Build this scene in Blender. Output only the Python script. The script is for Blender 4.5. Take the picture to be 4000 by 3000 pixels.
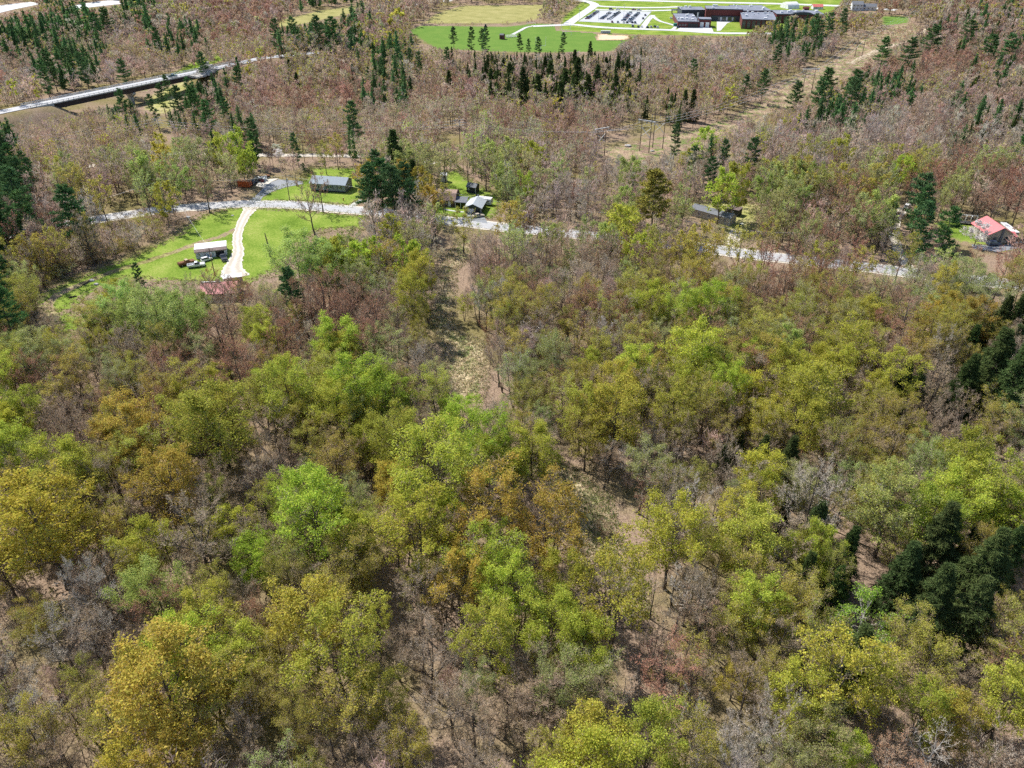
import bpy, bmesh, math, random
import numpy as np
from mathutils import Vector, Matrix

for _o in list(bpy.data.objects):
    bpy.data.objects.remove(_o)
R = math.radians
scene = bpy.context.scene
COL = scene.collection

# ------------------------------------------------------------------ camera
CAM_H, PITCH, FPX = 107.0, 33.0, 3044.0          # metres, degrees below the horizon, focal length in 4000-px-wide pixels
cam_data = bpy.data.cameras.new("camera")
cam_data.sensor_width = 36.0
cam_data.lens = 36.0 * FPX / 4000.0
cam_data.clip_start, cam_data.clip_end = 1.0, 8000.0
cam = bpy.data.objects.new("camera", cam_data)
COL.objects.link(cam)
cam.location = (0, 0, CAM_H)
cam.rotation_euler = (R(90 - PITCH), 0, 0)
scene.camera = cam

# ------------------------------------------------------------------ sky and sun
SUN_AZ, SUN_EL = -48.0, 50.0                      # the sun stands behind and to the left: degrees from the view axis, elevation
world = bpy.data.worlds.new("World")
scene.world = world
world.use_nodes = True
wn = world.node_tree.nodes
wl = world.node_tree.links
sky = wn.new("ShaderNodeTexSky")
sky.sky_type = 'NISHITA'
sky.sun_disc = False
sky.sun_elevation = R(SUN_EL)
sky.sun_rotation = R(SUN_AZ)
sky.altitude = 300
wn["Background"].inputs["Strength"].default_value = 0.13
wl.new(sky.outputs[0], wn["Background"].inputs["Color"])
sun_data = bpy.data.lights.new("sun", 'SUN')
sun_data.energy = 5.0
sun_data.angle = R(0.53)
sun_data.color = (1.0, 0.955, 0.88)
sun = bpy.data.objects.new("sun", sun_data)
COL.objects.link(sun)
_sd = Vector((math.sin(R(SUN_AZ)) * math.cos(R(SUN_EL)), math.cos(R(SUN_AZ)) * math.cos(R(SUN_EL)), math.sin(R(SUN_EL))))
sun.rotation_euler = _sd.to_track_quat('Z', 'Y').to_euler()
sun.location = _sd * 300

scene.view_settings.view_transform = 'Standard'
scene.view_settings.look = 'None'
scene.view_settings.gamma = 1.0
scene.view_settings.exposure = 0.5
scene.render.engine = 'CYCLES'
cy = scene.cycles
cy.max_bounces = 5
cy.diffuse_bounces = 3
cy.glossy_bounces = 2
cy.transmission_bounces = 3
cy.transparent_max_bounces = 4
cy.use_denoising = False
cy.caustics_reflective = False
cy.caustics_refractive = False
cy.use_adaptive_sampling = True
cy.adaptive_threshold = 0.03

# ------------------------------------------------------------------ photograph geometry (4000 x 3000 pixels)
SP, CP = math.sin(R(PITCH)), math.cos(R(PITCH))

def G(px, py, z=0.0):
    """The place at height z that the photograph shows at a pixel."""
    a, b = (px - 2000.0) / FPX, (1500.0 - py) / FPX
    dy, dz = CP + b * SP, -SP + b * CP
    t = (z - CAM_H) / dz
    return Vector((a * t, dy * t, z))

def project(p):
    p = np.asarray(p, float)
    x, y, z = p[..., 0], p[..., 1], p[..., 2] - CAM_H
    zc = y * CP - z * SP
    yc = y * SP + z * CP
    zc = np.maximum(zc, 1e-3)
    return 2000 + FPX * x / zc, 1500 - FPX * yc / zc, zc

def inpoly(px, py, poly):
    px, py = np.asarray(px, float), np.asarray(py, float)
    res = np.zeros(px.shape, bool)
    n = len(poly)
    j = n - 1
    for i in range(n):
        xi, yi = poly[i]
        xj, yj = poly[j]
        if yi != yj:
            c = ((yi > py) != (yj > py)) & (px < (xj - xi) * (py - yi) / (yj - yi) + xi)
            res ^= c
        j = i
    return res

def seg_dist(x, y, pts, closed=False):
    """Distance to a polyline (metres)."""
    x, y = np.asarray(x, float), np.asarray(y, float)
    d = np.full(x.shape, 1e9)
    n = len(pts)
    for i in range(n if closed else n - 1):
        ax, ay = pts[i][0], pts[i][1]
        bx, by = pts[(i + 1) % n][0], pts[(i + 1) % n][1]
        vx, vy = bx - ax, by - ay
        L = vx * vx + vy * vy + 1e-9
        t = np.clip(((x - ax) * vx + (y - ay) * vy) / L, 0, 1)
        d = np.minimum(d, np.hypot(x - ax - t * vx, y - ay - t * vy))
    return d

# ------------------------------------------------------------------ helpers
def mesh_np(name, verts, faces, mats=None, mat_idx=None, tint=None, smooth=False):
    """A mesh from arrays; faces is (n,3) or (n,4)."""
    verts = np.ascontiguousarray(verts, np.float32)
    faces = np.ascontiguousarray(faces, np.int32)
    me = bpy.data.meshes.new(name)
    k = faces.shape[1]
    me.vertices.add(len(verts))
    me.vertices.foreach_set("co", verts.ravel())
    me.loops.add(faces.size)
    me.loops.foreach_set("vertex_index", faces.ravel())
    me.polygons.add(len(faces))
    me.polygons.foreach_set("loop_start", np.arange(0, faces.size, k, dtype=np.int32))
    for m in mats or []:
        me.materials.append(m)
    if mat_idx is not None:
        me.polygons.foreach_set("material_index", np.ascontiguousarray(mat_idx, np.int32))
    me.polygons.foreach_set("use_smooth", np.full(len(faces), smooth, bool))
    if tint is not None:
        at = me.attributes.new("tint", 'FLOAT_COLOR', 'POINT')
        t4 = np.ones((len(verts), 4), np.float32)
        t4[:, :3] = tint
        at.data.foreach_set("color", t4.ravel())
    me.update(calc_edges=True)
    return me

def link(name, me, parent=None, loc=None, rz=0.0):
    o = bpy.data.objects.new(name, me)
    COL.objects.link(o)
    if parent is not None:
        o.parent = parent
    if loc is not None:
        o.location = loc
    if rz:
        o.rotation_euler = (0, 0, rz)
    return o

def tag(o, label=None, category=None, group=None, kind=None):
    if label: o["label"] = label
    if category: o["category"] = category
    if group: o["group"] = group
    if kind: o["kind"] = kind
    return o

def empty(name, loc=(0, 0, 0), rz=0.0, **k):
    o = bpy.data.objects.new(name, None)
    COL.objects.link(o)
    o.empty_display_size = 0.5
    o.location = loc
    o.rotation_euler = (0, 0, rz)
    return tag(o, **k)

class MB:
    """Collects convex pieces as one mesh."""
    def __init__(self):
        self.v, self.f, self.m = [], [], []
    def poly(self, pts, mi=0):
        b = len(self.v)
        self.v += [tuple(p) for p in pts]
        self.f.append(tuple(range(b, b + len(pts))))
        self.m.append(mi)
        return self
    def box(self, x0, x1, y0, y1, z0, z1, mi=0):
        b = len(self.v)
        self.v += [(x0, y0, z0), (x1, y0, z0), (x1, y1, z0), (x0, y1, z0), (x0, y0, z1), (x1, y0, z1), (x1, y1, z1), (x0, y1, z1)]
        for q in ((0, 3, 2, 1), (4, 5, 6, 7), (0, 1, 5, 4), (1, 2, 6, 5), (2, 3, 7, 6), (3, 0, 4, 7)):
            self.f.append(tuple(b + i for i in q)); self.m.append(mi)
        return self
    def hull8(self, pts, mi=0):
        """A box with any eight corners: four below, four above, same order."""
        b = len(self.v)
        self.v += [tuple(p) for p in pts]
        for q in ((0, 3, 2, 1), (4, 5, 6, 7), (0, 1, 5, 4), (1, 2, 6, 5), (2, 3, 7, 6), (3, 0, 4, 7)):
            self.f.append(tuple(b + i for i in q)); self.m.append(mi)
        return self
    def prism(self, prof, x0, x1, mi=0):
        """A profile in (y, z), counter-clockwise seen from +x, run along x."""
        n = len(prof); b = len(self.v)
        self.v += [(x0, y, z) for y, z in prof] + [(x1, y, z) for y, z in prof]
        self.f.append(tuple(b + i for i in range(n - 1, -1, -1))); self.m.append(mi)
        self.f.append(tuple(b + n + i for i in range(n))); self.m.append(mi)
        for i in range(n):
            j = (i + 1) % n
            self.f.append((b + i, b + j, b + n + j, b + n + i)); self.m.append(mi)
        return self
    def tube(self, p, q, r0, r1=None, n=6, mi=0, cap=True):
        p, q = Vector(p), Vector(q)
        r1 = r0 if r1 is None else r1
        d = (q - p).normalized()
        u = d.orthogonal().normalized(); w = d.cross(u)
        b = len(self.v)
        for c, r in ((p, r0), (q, r1)):
            for i in range(n):
                a = 2 * math.pi * i / n
                self.v.append(tuple(c + u * (r * math.cos(a)) + w * (r * math.sin(a))))
        for i in range(n):
            j = (i + 1) % n
            self.f.append((b + i, b + j, b + n + j, b + n + i)); self.m.append(mi)
        if cap:
            self.f.append(tuple(b + i for i in range(n - 1, -1, -1))); self.m.append(mi)
            self.f.append(tuple(b + n + i for i in range(n))); self.m.append(mi)
        return self
    def mesh(self, name, *mats):
        me = bpy.data.meshes.new(name)
        me.from_pydata(self.v, [], self.f)
        for m in mats: me.materials.append(m)
        if len(mats) > 1:
            me.polygons.foreach_set("material_index", self.m)
        me.update()
        return me
    def build(self, name, mat, parent=None, loc=None, rz=0.0):
        mats = mat if isinstance(mat, (list, tuple)) else [mat]
        return link(name, self.mesh(name, *mats), parent, loc, rz)

# ------------------------------------------------------------------ materials
MATS = {}
def newmat(name):
    m = bpy.data.materials.new(name)
    m.use_nodes = True
    m.node_tree.nodes.clear()
    out = m.node_tree.nodes.new("ShaderNodeOutputMaterial")
    MATS[name] = m
    return m, m.node_tree.nodes, m.node_tree.links, out

def surf(name, col, rough=0.7, var=0.12, scale=1.5, metal=0.0, col2=None, bump=0.0, spec=0.4, stretch=(1, 1, 1)):
    """A plain surface with grime and tone variation."""
    if name in MATS: return MATS[name]
    m, N, L, out = newmat(name)
    b = N.new("ShaderNodeBsdfPrincipled")
    b.inputs["Roughness"].default_value = rough
    b.inputs["Metallic"].default_value = metal
    b.inputs["Specular IOR Level"].default_value = spec
    tc = N.new("ShaderNodeTexCoord")
    mp = N.new("ShaderNodeMapping")
    mp.inputs["Scale"].default_value = stretch
    L.new(tc.outputs["Object"], mp.inputs[0])
    nz = N.new("ShaderNodeTexNoise")
    nz.inputs["Scale"].default_value = scale
    nz.inputs["Detail"].default_value = 6
    L.new(mp.outputs[0], nz.inputs[0])
    rp = N.new("ShaderNodeValToRGB")
    c2 = col2 or tuple(c * (1 - 2.2 * var) for c in col)
    c1 = tuple(min(1, c * (1 + var)) for c in col)
    rp.color_ramp.elements[0].position = 0.3
    rp.color_ramp.elements[1].position = 0.68
    rp.color_ramp.elements[0].color = (*c2, 1)
    rp.color_ramp.elements[1].color = (*c1, 1)
    L.new(nz.outputs[0], rp.inputs[0])
    L.new(rp.outputs[0], b.inputs["Base Color"])
    if bump:
        bp = N.new("ShaderNodeBump")
        bp.inputs["Strength"].default_value = bump
        bp.inputs["Distance"].default_value = 0.1
        L.new(nz.outputs[0], bp.inputs["Height"])
        L.new(bp.outputs[0], b.inputs["Normal"])
    L.new(b.outputs[0], out.inputs[0])
    return m

def foliage_mat(name, source, trans=0.35, var=0.35):
    """Leaves or needles; the colour is the plant's own, a little different in each leaf."""
    m, N, L, out = newmat(name)
    if source == 'object':
        oi = N.new("ShaderNodeObjectInfo")
        base = oi.outputs["Color"]
    else:
        at = N.new("ShaderNodeAttribute")
        at.attribute_name = "tint"
        base = at.outputs["Color"]
    geo = N.new("ShaderNodeNewGeometry")
    hsv = N.new("ShaderNodeHueSaturation")
    mr = N.new("ShaderNodeMapRange")
    mr.inputs[3].default_value = 1 - var
    mr.inputs[4].default_value = 1 + var
    L.new(geo.outputs["Random Per Island"], mr.inputs[0])
    L.new(mr.outputs[0], hsv.inputs["Value"])
    mh = N.new("ShaderNodeMath"); mh.operation = 'MULTIPLY_ADD'
    mh.inputs[1].default_value = 37.0; mh.inputs[2].default_value = 0.0
    fr = N.new("ShaderNodeMath"); fr.operation = 'FRACT'
    L.new(geo.outputs["Random Per Island"], mh.inputs[0]); L.new(mh.outputs[0], fr.inputs[0])
    mr2 = N.new("ShaderNodeMapRange")
    mr2.inputs[3].default_value = 0.48; mr2.inputs[4].default_value = 0.52
    L.new(fr.outputs[0], mr2.inputs[0]); L.new(mr2.outputs[0], hsv.inputs["Hue"])
    L.new(base, hsv.inputs["Color"])
    d = N.new("ShaderNodeBsdfDiffuse")
    L.new(hsv.outputs[0], d.inputs[0])
    if trans > 0:
        t = N.new("ShaderNodeBsdfTranslucent")
        L.new(hsv.outputs[0], t.inputs[0])
        mx = N.new("ShaderNodeMixShader")
        mx.inputs[0].default_value = trans
        L.new(d.outputs[0], mx.inputs[1]); L.new(t.outputs[0], mx.inputs[2])
        L.new(mx.outputs[0], out.inputs[0])
    else:
        L.new(d.outputs[0], out.inputs[0])
    return m

def twig_mat(name):
    """Fine twigs: grey, brown or reddish bark; the plant's colour alpha says which."""
    m, N, L, out = newmat(name)
    oi = N.new("ShaderNodeObjectInfo")
    rp = N.new("ShaderNodeValToRGB")
    e = rp.color_ramp.elements
    e[0].position, e[0].color = 0.0, (0.52, 0.47, 0.41, 1)
    e[1].position, e[1].color = 1.0, (0.47, 0.23, 0.165, 1)
    x = e.new(0.35); x.color = (0.45, 0.36, 0.27, 1)
    x = e.new(0.65); x.color = (0.39, 0.28, 0.19, 1)
    L.new(oi.outputs["Alpha"], rp.inputs[0])
    d = N.new("ShaderNodeBsdfDiffuse")
    L.new(rp.outputs[0], d.inputs[0]); L.new(d.outputs[0], out.inputs[0])
    return m

def bark_mat(name, c1, c2):
    m, N, L, out = newmat(name)
    oi = N.new("ShaderNodeObjectInfo")
    tc = N.new("ShaderNodeTexCoord")
    nz = N.new("ShaderNodeTexNoise"); nz.inputs["Scale"].default_value = 3.0; nz.inputs["Detail"].default_value = 4
    mp = N.new("ShaderNodeMapping"); mp.inputs["Scale"].default_value = (1.5, 1.5, 0.3)
    L.new(tc.outputs["Object"], mp.inputs[0]); L.new(mp.outputs[0], nz.inputs[0])
    mx = N.new("ShaderNodeMix"); mx.data_type = 'RGBA'
    mx.inputs[6].default_value = (*c1, 1); mx.inputs[7].default_value = (*c2, 1)
    ad = N.new("ShaderNodeMath"); ad.operation = 'MULTIPLY_ADD'; ad.inputs[1].default_value = 0.6
    L.new(oi.outputs["Random"], ad.inputs[0])
    ml = N.new("ShaderNodeMath"); ml.operation = 'MULTIPLY'; ml.inputs[1].default_value = 0.5
    L.new(nz.outputs[0], ml.inputs[0]); L.new(ml.outputs[0], ad.inputs[2])
    L.new(ad.outputs[0], mx.inputs[0])
    d = N.new("ShaderNodeBsdfDiffuse")
    L.new(mx.outputs[2], d.inputs[0]); L.new(d.outputs[0], out.inputs[0])
    return m

def ground_mat(name, kind):
    """Forest floor; with kind 'grass', 'straw', 'brush' ... a cover that gives way to the floor along its ragged edge (attribute 'tint' = distance inside, metres)."""
    m, N, L, out = newmat(name)
    geo = N.new("ShaderNodeNewGeometry")
    def noise(scale, detail=5, rough=0.6):
        n = N.new("ShaderNodeTexNoise")
        n.inputs["Scale"].default_value = scale; n.inputs["Detail"].default_value = detail; n.inputs["Roughness"].default_value = rough
        L.new(geo.outputs["Position"], n.inputs[0])
        return n.outputs[0]
    def ramp(fac, stops):
        r = N.new("ShaderNodeValToRGB")
        e = r.color_ramp.elements
        e[0].position, e[0].color = stops[0][0], (*stops[0][1], 1)
        e[1].position, e[1].color = stops[-1][0], (*stops[-1][1], 1)
        for p, c in stops[1:-1]:
            e.new(p).color = (*c, 1)
        L.new(fac, r.inputs[0])
        return r.outputs[0]
    def mix(fac, a, b):
        x = N.new("ShaderNodeMix"); x.data_type = 'RGBA'
        if hasattr(fac, 'links'): L.new(fac, x.inputs[0])
        else: x.inputs[0].default_value = fac
        L.new(a, x.inputs[6]); L.new(b, x.inputs[7])
        return x.outputs[2]
    fine = noise(2.2, 8, 0.75)
    litter = ramp(fine, [(0.30, (0.09, 0.065, 0.048)), (0.45, (0.23, 0.165, 0.12)), (0.60, (0.37, 0.275, 0.20)), (0.74, (0.54, 0.43, 0.33))])
    litter2 = ramp(noise(1.1, 8, 0.7), [(0.32, (0.09, 0.075, 0.03)), (0.5, (0.20, 0.17, 0.075)), (0.7, (0.30, 0.25, 0.13))])
    far = ramp(noise(0.035, 4), [(0.44, (0, 0, 0)), (0.62, (1, 1, 1))])
    base = mix(far, litter, litter2)
    if kind:
        pal = {
            'grass': [(0.36, (0.085, 0.145, 0.020)), (0.46, (0.155, 0.235, 0.036)), (0.54, (0.225, 0.295, 0.055)), (0.64, (0.36, 0.36, 0.12))],
            'sport': [(0.34, (0.08, 0.16, 0.035)), (0.5, (0.125, 0.215, 0.045)), (0.68, (0.21, 0.27, 0.07))],
            'meadow': [(0.30, (0.17, 0.17, 0.055)), (0.5, (0.30, 0.28, 0.11)), (0.72, (0.42, 0.37, 0.18))],
            'straw': [(0.36, (0.15, 0.115, 0.06)), (0.45, (0.33, 0.26, 0.15)), (0.54, (0.50, 0.41, 0.26)), (0.66, (0.66, 0.58, 0.41))],
            'brush': [(0.36, (0.11, 0.08, 0.055)), (0.46, (0.26, 0.18, 0.135)), (0.55, (0.40, 0.30, 0.20)), (0.66, (0.50, 0.42, 0.26))],
            'yard': [(0.30, (0.14, 0.19, 0.04)), (0.46, (0.30, 0.30, 0.10)), (0.62, (0.46, 0.40, 0.22)), (0.78, (0.58, 0.49, 0.32))],
            'dirt': [(0.3, (0.40, 0.32, 0.22)), (0.5, (0.62, 0.53, 0.40)), (0.75, (0.78, 0.70, 0.56))],
            'infield': [(0.3, (0.60, 0.40, 0.24)), (0.5, (0.72, 0.52, 0.34)), (0.75, (0.80, 0.62, 0.44))],
        }[kind]
        big = noise(0.09, 4, 0.55)
        sm = noise(1.3, 7, 0.72)
        av = N.new("ShaderNodeMix"); av.data_type = 'FLOAT'
        av.inputs[0].default_value = 0.55 if kind not in ('sport', 'dirt') else 0.75
        L.new(big, av.inputs[2]); L.new(sm, av.inputs[3])
        cover = ramp(av.outputs[0], pal)
        if kind in ('straw', 'brush'):
            gr = ramp(sm, [(0.3, (0.06, 0.12, 0.02)), (0.7, (0.18, 0.27, 0.06))])
            pt = ramp(noise(0.2, 5, 0.65), [(0.48, (0, 0, 0)), (0.62, (0.85, 0.85, 0.85))])
            cover = mix(pt, cover, gr)
        at = N.new("ShaderNodeAttribute"); at.attribute_name = "tint"
        sp = N.new("ShaderNodeSeparateColor")
        L.new(at.outputs["Color"], sp.inputs[0])
        ed = noise(0.55, 6, 0.65)
        m1 = N.new("ShaderNodeMath"); m1.operation = 'MULTIPLY_ADD'
        m1.inputs[1].default_value = 17.0; m1.inputs[2].default_value = -9.4
        L.new(ed, m1.inputs[0])
        m2 = N.new("ShaderNodeMath"); m2.operation = 'ADD'
        L.new(m1.outputs[0], m2.inputs[0]); L.new(sp.outputs[0], m2.inputs[1])
        mr = N.new("ShaderNodeMapRange")
        mr.inputs[1].default_value = -1.2; mr.inputs[2].default_value = 1.6
        L.new(m2.outputs[0], mr.inputs[0])
        base = mix(mr.outputs[0], base, cover)
    b = N.new("ShaderNodeBsdfDiffuse")
    L.new(base, b.inputs[0])
    bp = N.new("ShaderNodeBump"); bp.inputs["Strength"].default_value = 0.55 if kind != 'sport' else 0.2; bp.inputs["Distance"].default_value = 0.35
    L.new(fine, bp.inputs["Height"]); L.new(bp.outputs[0], b.inputs["Normal"])
    L.new(b.outputs[0], out.inputs[0])
    return m

def road_mat(name, c1, c2, track=0.12, gravel=False):
    """Worn paving: tracks along the lane (attribute 'tint' = place across, 0..1), patches and grit."""
    m, N, L, out = newmat(name)
    geo = N.new("ShaderNodeNewGeometry")
    nz = N.new("ShaderNodeTexNoise"); nz.inputs["Scale"].default_value = 0.5; nz.inputs["Detail"].default_value = 8; nz.inputs["Roughness"].default_value = 0.7
    L.new(geo.outputs["Position"], nz.inputs[0])
    mx = N.new("ShaderNodeMix"); mx.data_type = 'RGBA'
    mx.inputs[6].default_value = (*c1, 1); mx.inputs[7].default_value = (*c2, 1)
    rp = N.new("ShaderNodeMapRange"); rp.inputs[1].default_value = 0.25; rp.inputs[2].default_value = 0.75
    L.new(nz.outputs[0], rp.inputs[0])
    at = N.new("ShaderNodeAttribute"); at.attribute_name = "tint"
    sp = N.new("ShaderNodeSeparateColor"); L.new(at.outputs["Color"], sp.inputs[0])
    w = N.new("ShaderNodeMath"); w.operation = 'MULTIPLY'; w.inputs[1].default_value = 25.13 if not gravel else 12.57
    L.new(sp.outputs[0], w.inputs[0])
    c = N.new("ShaderNodeMath"); c.operation = 'COSINE'; L.new(w.outputs[0], c.inputs[0])
    k = N.new("ShaderNodeMath"); k.operation = 'MULTIPLY_ADD'; k.inputs[1].default_value = track * 1.6
    L.new(c.outputs[0], k.inputs[0]); L.new(rp.outputs[0], k.inputs[2])
    cl = N.new("ShaderNodeClamp"); L.new(k.outputs[0], cl.inputs[0])
    L.new(cl.outputs[0], mx.inputs[0])
    b = N.new("ShaderNodeBsdfPrincipled"); b.inputs["Roughness"].default_value = 0.75
    L.new(mx.outputs[2], b.inputs["Base Color"])
    bp = N.new("ShaderNodeBump"); bp.inputs["Strength"].default_value = 0.25; bp.inputs["Distance"].default_value = 0.05
    L.new(nz.outputs[0], bp.inputs["Height"]); L.new(bp.outputs[0], b.inputs["Normal"])
    L.new(b.outputs[0], out.inputs[0])
    return m
# ------------------------------------------------------------------ terrain: level, but for the valley road that runs up onto its bridge on banks
DECK_Z = 8.0
BR_L = G(188, 400, DECK_Z)          # where the deck leaves its near bank
BR_R = G(812, 272, DECK_Z)          # and reaches the far one
_bd = (BR_R - BR_L).normalized()
BANK_A = [BR_L - _bd * 170, BR_L - _bd * 9]
BANK_B = [BR_R + _bd * 9.0, BR_R + _bd * 45, BR_R + _bd * 75 + Vector((14, -6, 0))]

def terrain(x, y):
    x, y = np.asarray(x, float), np.asarray(y, float)
    d = np.minimum(seg_dist(x, y, BANK_A), seg_dist(x, y, BANK_B))
    t = np.clip(1 - (d - 6.5) / 17.0, 0, 1)
    z = (DECK_Z - 0.12) * t * t * (3 - 2 * t)
    # a soft hollow under the span
    mid = (BR_L + BR_R) * 0.5
    h = np.hypot((x - mid.x) / 55, (y - mid.y) / 50)
    z = z - 2.0 * np.clip(1 - h, 0, 1) ** 1.5 * (1 - t)
    return z

def axis(lo, hi, fine_lo, fine_hi, fine, coarse):
    return np.unique(np.concatenate([np.arange(lo, fine_lo, coarse), np.arange(fine_lo, fine_hi, fine), np.arange(fine_hi, hi + coarse, coarse)]))

gx = axis(-3000, 3000, -440, -40, 4.0, 60.0)
gy = axis(-400, 4600, 300, 780, 4.0, 60.0)
X, Y = np.meshgrid(gx, gy)
Z = terrain(X, Y)
nx, ny = len(gx), len(gy)
idx = np.arange(nx * ny).reshape(ny, nx)
quads = np.stack([idx[:-1, :-1], idx[:-1, 1:], idx[1:, 1:], idx[1:, :-1]], -1).reshape(-1, 4)
M_FLOOR = ground_mat("forest_floor", None)
tag(link("ground", mesh_np("ground", np.stack([X, Y, Z], -1).reshape(-1, 3), quads, [M_FLOOR], smooth=True)), kind="structure")

COVER = {k: ground_mat("cover_" + k, k) for k in ("grass", "sport", "meadow", "straw", "brush", "yard", "dirt", "infield")}
_lift = [0.0]
OPEN = []           # ground polygons (metres) without trees

def px_poly(poly):
    return [(G(a, b).x, G(a, b).y) for a, b in poly]

def cover(name, poly_px, kind, res=1.5, margin=4.0, lift=0.03, open_=True, label=None):
    """A patch of ground cover with a ragged edge, as a fine sheet just over the ground."""
    pts = px_poly(poly_px)
    if open_: OPEN.append(pts)
    a = np.array(pts)
    x = np.arange(a[:, 0].min() - margin, a[:, 0].max() + margin + res, res)
    y = np.arange(a[:, 1].min() - margin, a[:, 1].max() + margin + res, res)
    X, Y = np.meshgrid(x, y)
    d = seg_dist(X, Y, pts, True)
    d = np.where(inpoly(X, Y, pts), d, -d)
    ok = d > -margin
    cell = ok[:-1, :-1] & ok[1:, :-1] & ok[:-1, 1:] & ok[1:, 1:]
    idx = np.arange(X.size).reshape(X.shape)
    q = np.stack([idx[:-1, :-1], idx[:-1, 1:], idx[1:, 1:], idx[1:, :-1]], -1)[cell]
    used = np.unique(q)
    remap = np.zeros(X.size, int); remap[used] = np.arange(len(used))
    _lift[0] += 0.004
    V = np.stack([X, Y, terrain(X, Y) + lift + _lift[0]], -1).reshape(-1, 3)[used]
    t = np.repeat(d.reshape(-1, 1)[used], 3, 1)
    o = link(name, mesh_np(name, V, remap[q], [COVER[kind]], tint=t))
    return tag(o, kind="structure", label=label)

def smooth_line(pts, n=8):
    """Catmull-Rom through points."""
    P = [Vector(p) for p in pts]
    P = [P[0] * 2 - P[1]] + P + [P[-1] * 2 - P[-2]]
    out = []
    for i in range(1, len(P) - 2):
        for k in range(n):
            t = k / n
            a, b, c, d = P[i - 1], P[i], P[i + 1], P[i + 2]
            out.append(0.5 * ((2 * b) + (c - a) * t + (2 * a - 5 * b + 4 * c - d) * t * t + (3 * b - a - 3 * c + d) * t ** 3))
    out.append(P[-2])
    return out

ROADS = []
def ribbon(name, pts, width, mat, lift=0.12, across=6, n=8, keep=1.0, wob=0.0, label=None, z=None):
    """A road surface along a line; 'tint' carries the place across."""
    L = smooth_line([Vector((p[0], p[1], 0)) for p in pts], n)
    ROADS.append(([(p.x, p.y) for p in L], max(width if not isinstance(width, (list, tuple)) else max(width), 1) / 2 + keep))
    V, T, F = [], [], []
    rng = random.Random(len(ROADS))
    for i, p in enumerate(L):
        d = (L[min(i + 1, len(L) - 1)] - L[max(i - 1, 0)]).normalized()
        nrm = Vector((-d.y, d.x, 0))
        w = width
        if isinstance(width, (list, tuple)):
            t = i / (len(L) - 1) * (len(width) - 1)
            k = min(int(t), len(width) - 2)
            w = width[k] + (width[k + 1] - width[k]) * (t - k)
        w1, w2 = w / 2 + rng.uniform(-wob, wob), w / 2 + rng.uniform(-wob, wob)
        for j in range(across + 1):
            u = j / across
            q = p + nrm * (-w1 + (w1 + w2) * u)
            V.append((q.x, q.y, (float(terrain(q.x, q.y)) if z is None else z) + lift))
            T.append((u, u, u))
    m = across + 1
    for i in range(len(L) - 1):
        for j in range(across):
            F.append((i * m + j, i * m + j + 1, (i + 1) * m + j + 1, (i + 1) * m + j))
    o = link(name, mesh_np(name, np.array(V), np.array(F)[:, ::-1], [mat], tint=np.array(T)))
    return tag(o, kind="structure", label=label)

def slab(name, poly_px, mat, lift=0.14, open_=True, label=None, z=None):
    """A flat paved area with a real edge."""
    pts = px_poly(poly_px)
    if open_: OPEN.append(pts)
    bm = bmesh.new()
    vs = [bm.verts.new((x, y, lift)) for x, y in pts]
    f = bm.faces.new(vs)
    if f.normal.z < 0: f.normal_flip()
    bm.normal_update()
    if f.normal.z < 0: bmesh.ops.reverse_faces(bm, faces=[f])
    r = bmesh.ops.extrude_face_region(bm, geom=[f])
    for v in [g for g in r["geom"] if isinstance(g, bmesh.types.BMVert)]:
        v.co.z -= lift + 0.25
    bmesh.ops.triangulate(bm, faces=bm.faces[:])
    bmesh.ops.recalc_face_normals(bm, faces=bm.faces[:])
    me = bpy.data.meshes.new(name)
    bm.to_mesh(me); bm.free()
    me.materials.append(mat)
    return tag(link(name, me), kind="structure", label=label)

# ---- grass, meadows, clearings (pixel outlines in the photograph)
P_LAWN = [(955,806),(1150,818),(1430,842),(1430,890),(1250,900),(1150,960),(1080,1060),(960,1112),(830,1112),(620,1100),(480,1088),(420,1105),(340,1160),(260,1215),(330,1240),(350,1290),(240,1300),(190,1215),(140,1185),(170,1140),(260,1100),(360,1065),(450,1025),(520,1000),(600,960),(700,915),(735,870),(800,838),(880,818)]
P_RANCH = [(985,792),(1010,762),(1100,730),(1180,705),(1220,655),(1400,655),(1420,700),(1420,775),(1370,806),(1260,795),(1130,786)]
P_MID = [(1720,715),(1735,670),(1790,660),(1830,700),(1900,740),(1950,760),(1965,800),(1935,850),(1830,858),(1720,842),(1640,826),(1640,800),(1720,770)]
P_RIGHT = [(2680,790),(2760,782),(2870,785),(2965,800),(2970,860),(2945,900),(2900,940),(2860,970),(2820,960),(2830,900)]
P_RED = [(3640,870),(3740,850),(3830,880),(3870,950),(3960,960),(4060,960),(4060,990),(3900,985),(3780,950),(3700,930)]
P_SPORT = [(1590,122),(1640,100),(1975,104),(2090,92),(2200,94),(2330,110),(2480,124),(2490,142),(2420,182),(2392,202),(2100,206),(1930,202),(1700,192)]
P_SCHOOL = [(2185,118),(2195,70),(2290,-10),(2300,-25),(3300,-25),(3290,10),(3260,45),(3255,90),(3100,130),(2900,142),(2480,136)]
P_FIELD2 = [(1650,92),(1700,55),(1800,22),(2130,18),(2150,40),(2090,80),(1980,92)]
P_FIELD1 = [(1030,100),(1100,78),(1250,40),(1420,22),(1480,32),(1330,62),(1180,95),(1060,112)]
P_GREEN_R = [(3440,64),(3550,64),(3555,105),(3500,108),(3450,100)]
P_CUT = [(2300,588),(2450,562),(2750,492),(2950,400),(3100,300),(3250,228),(3330,165),(3430,108),(3570,90),(3620,128),(3450,215),(3330,310),(3200,380),(3100,430),(2950,490),(2750,585),(2600,620),(2400,640)]
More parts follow.
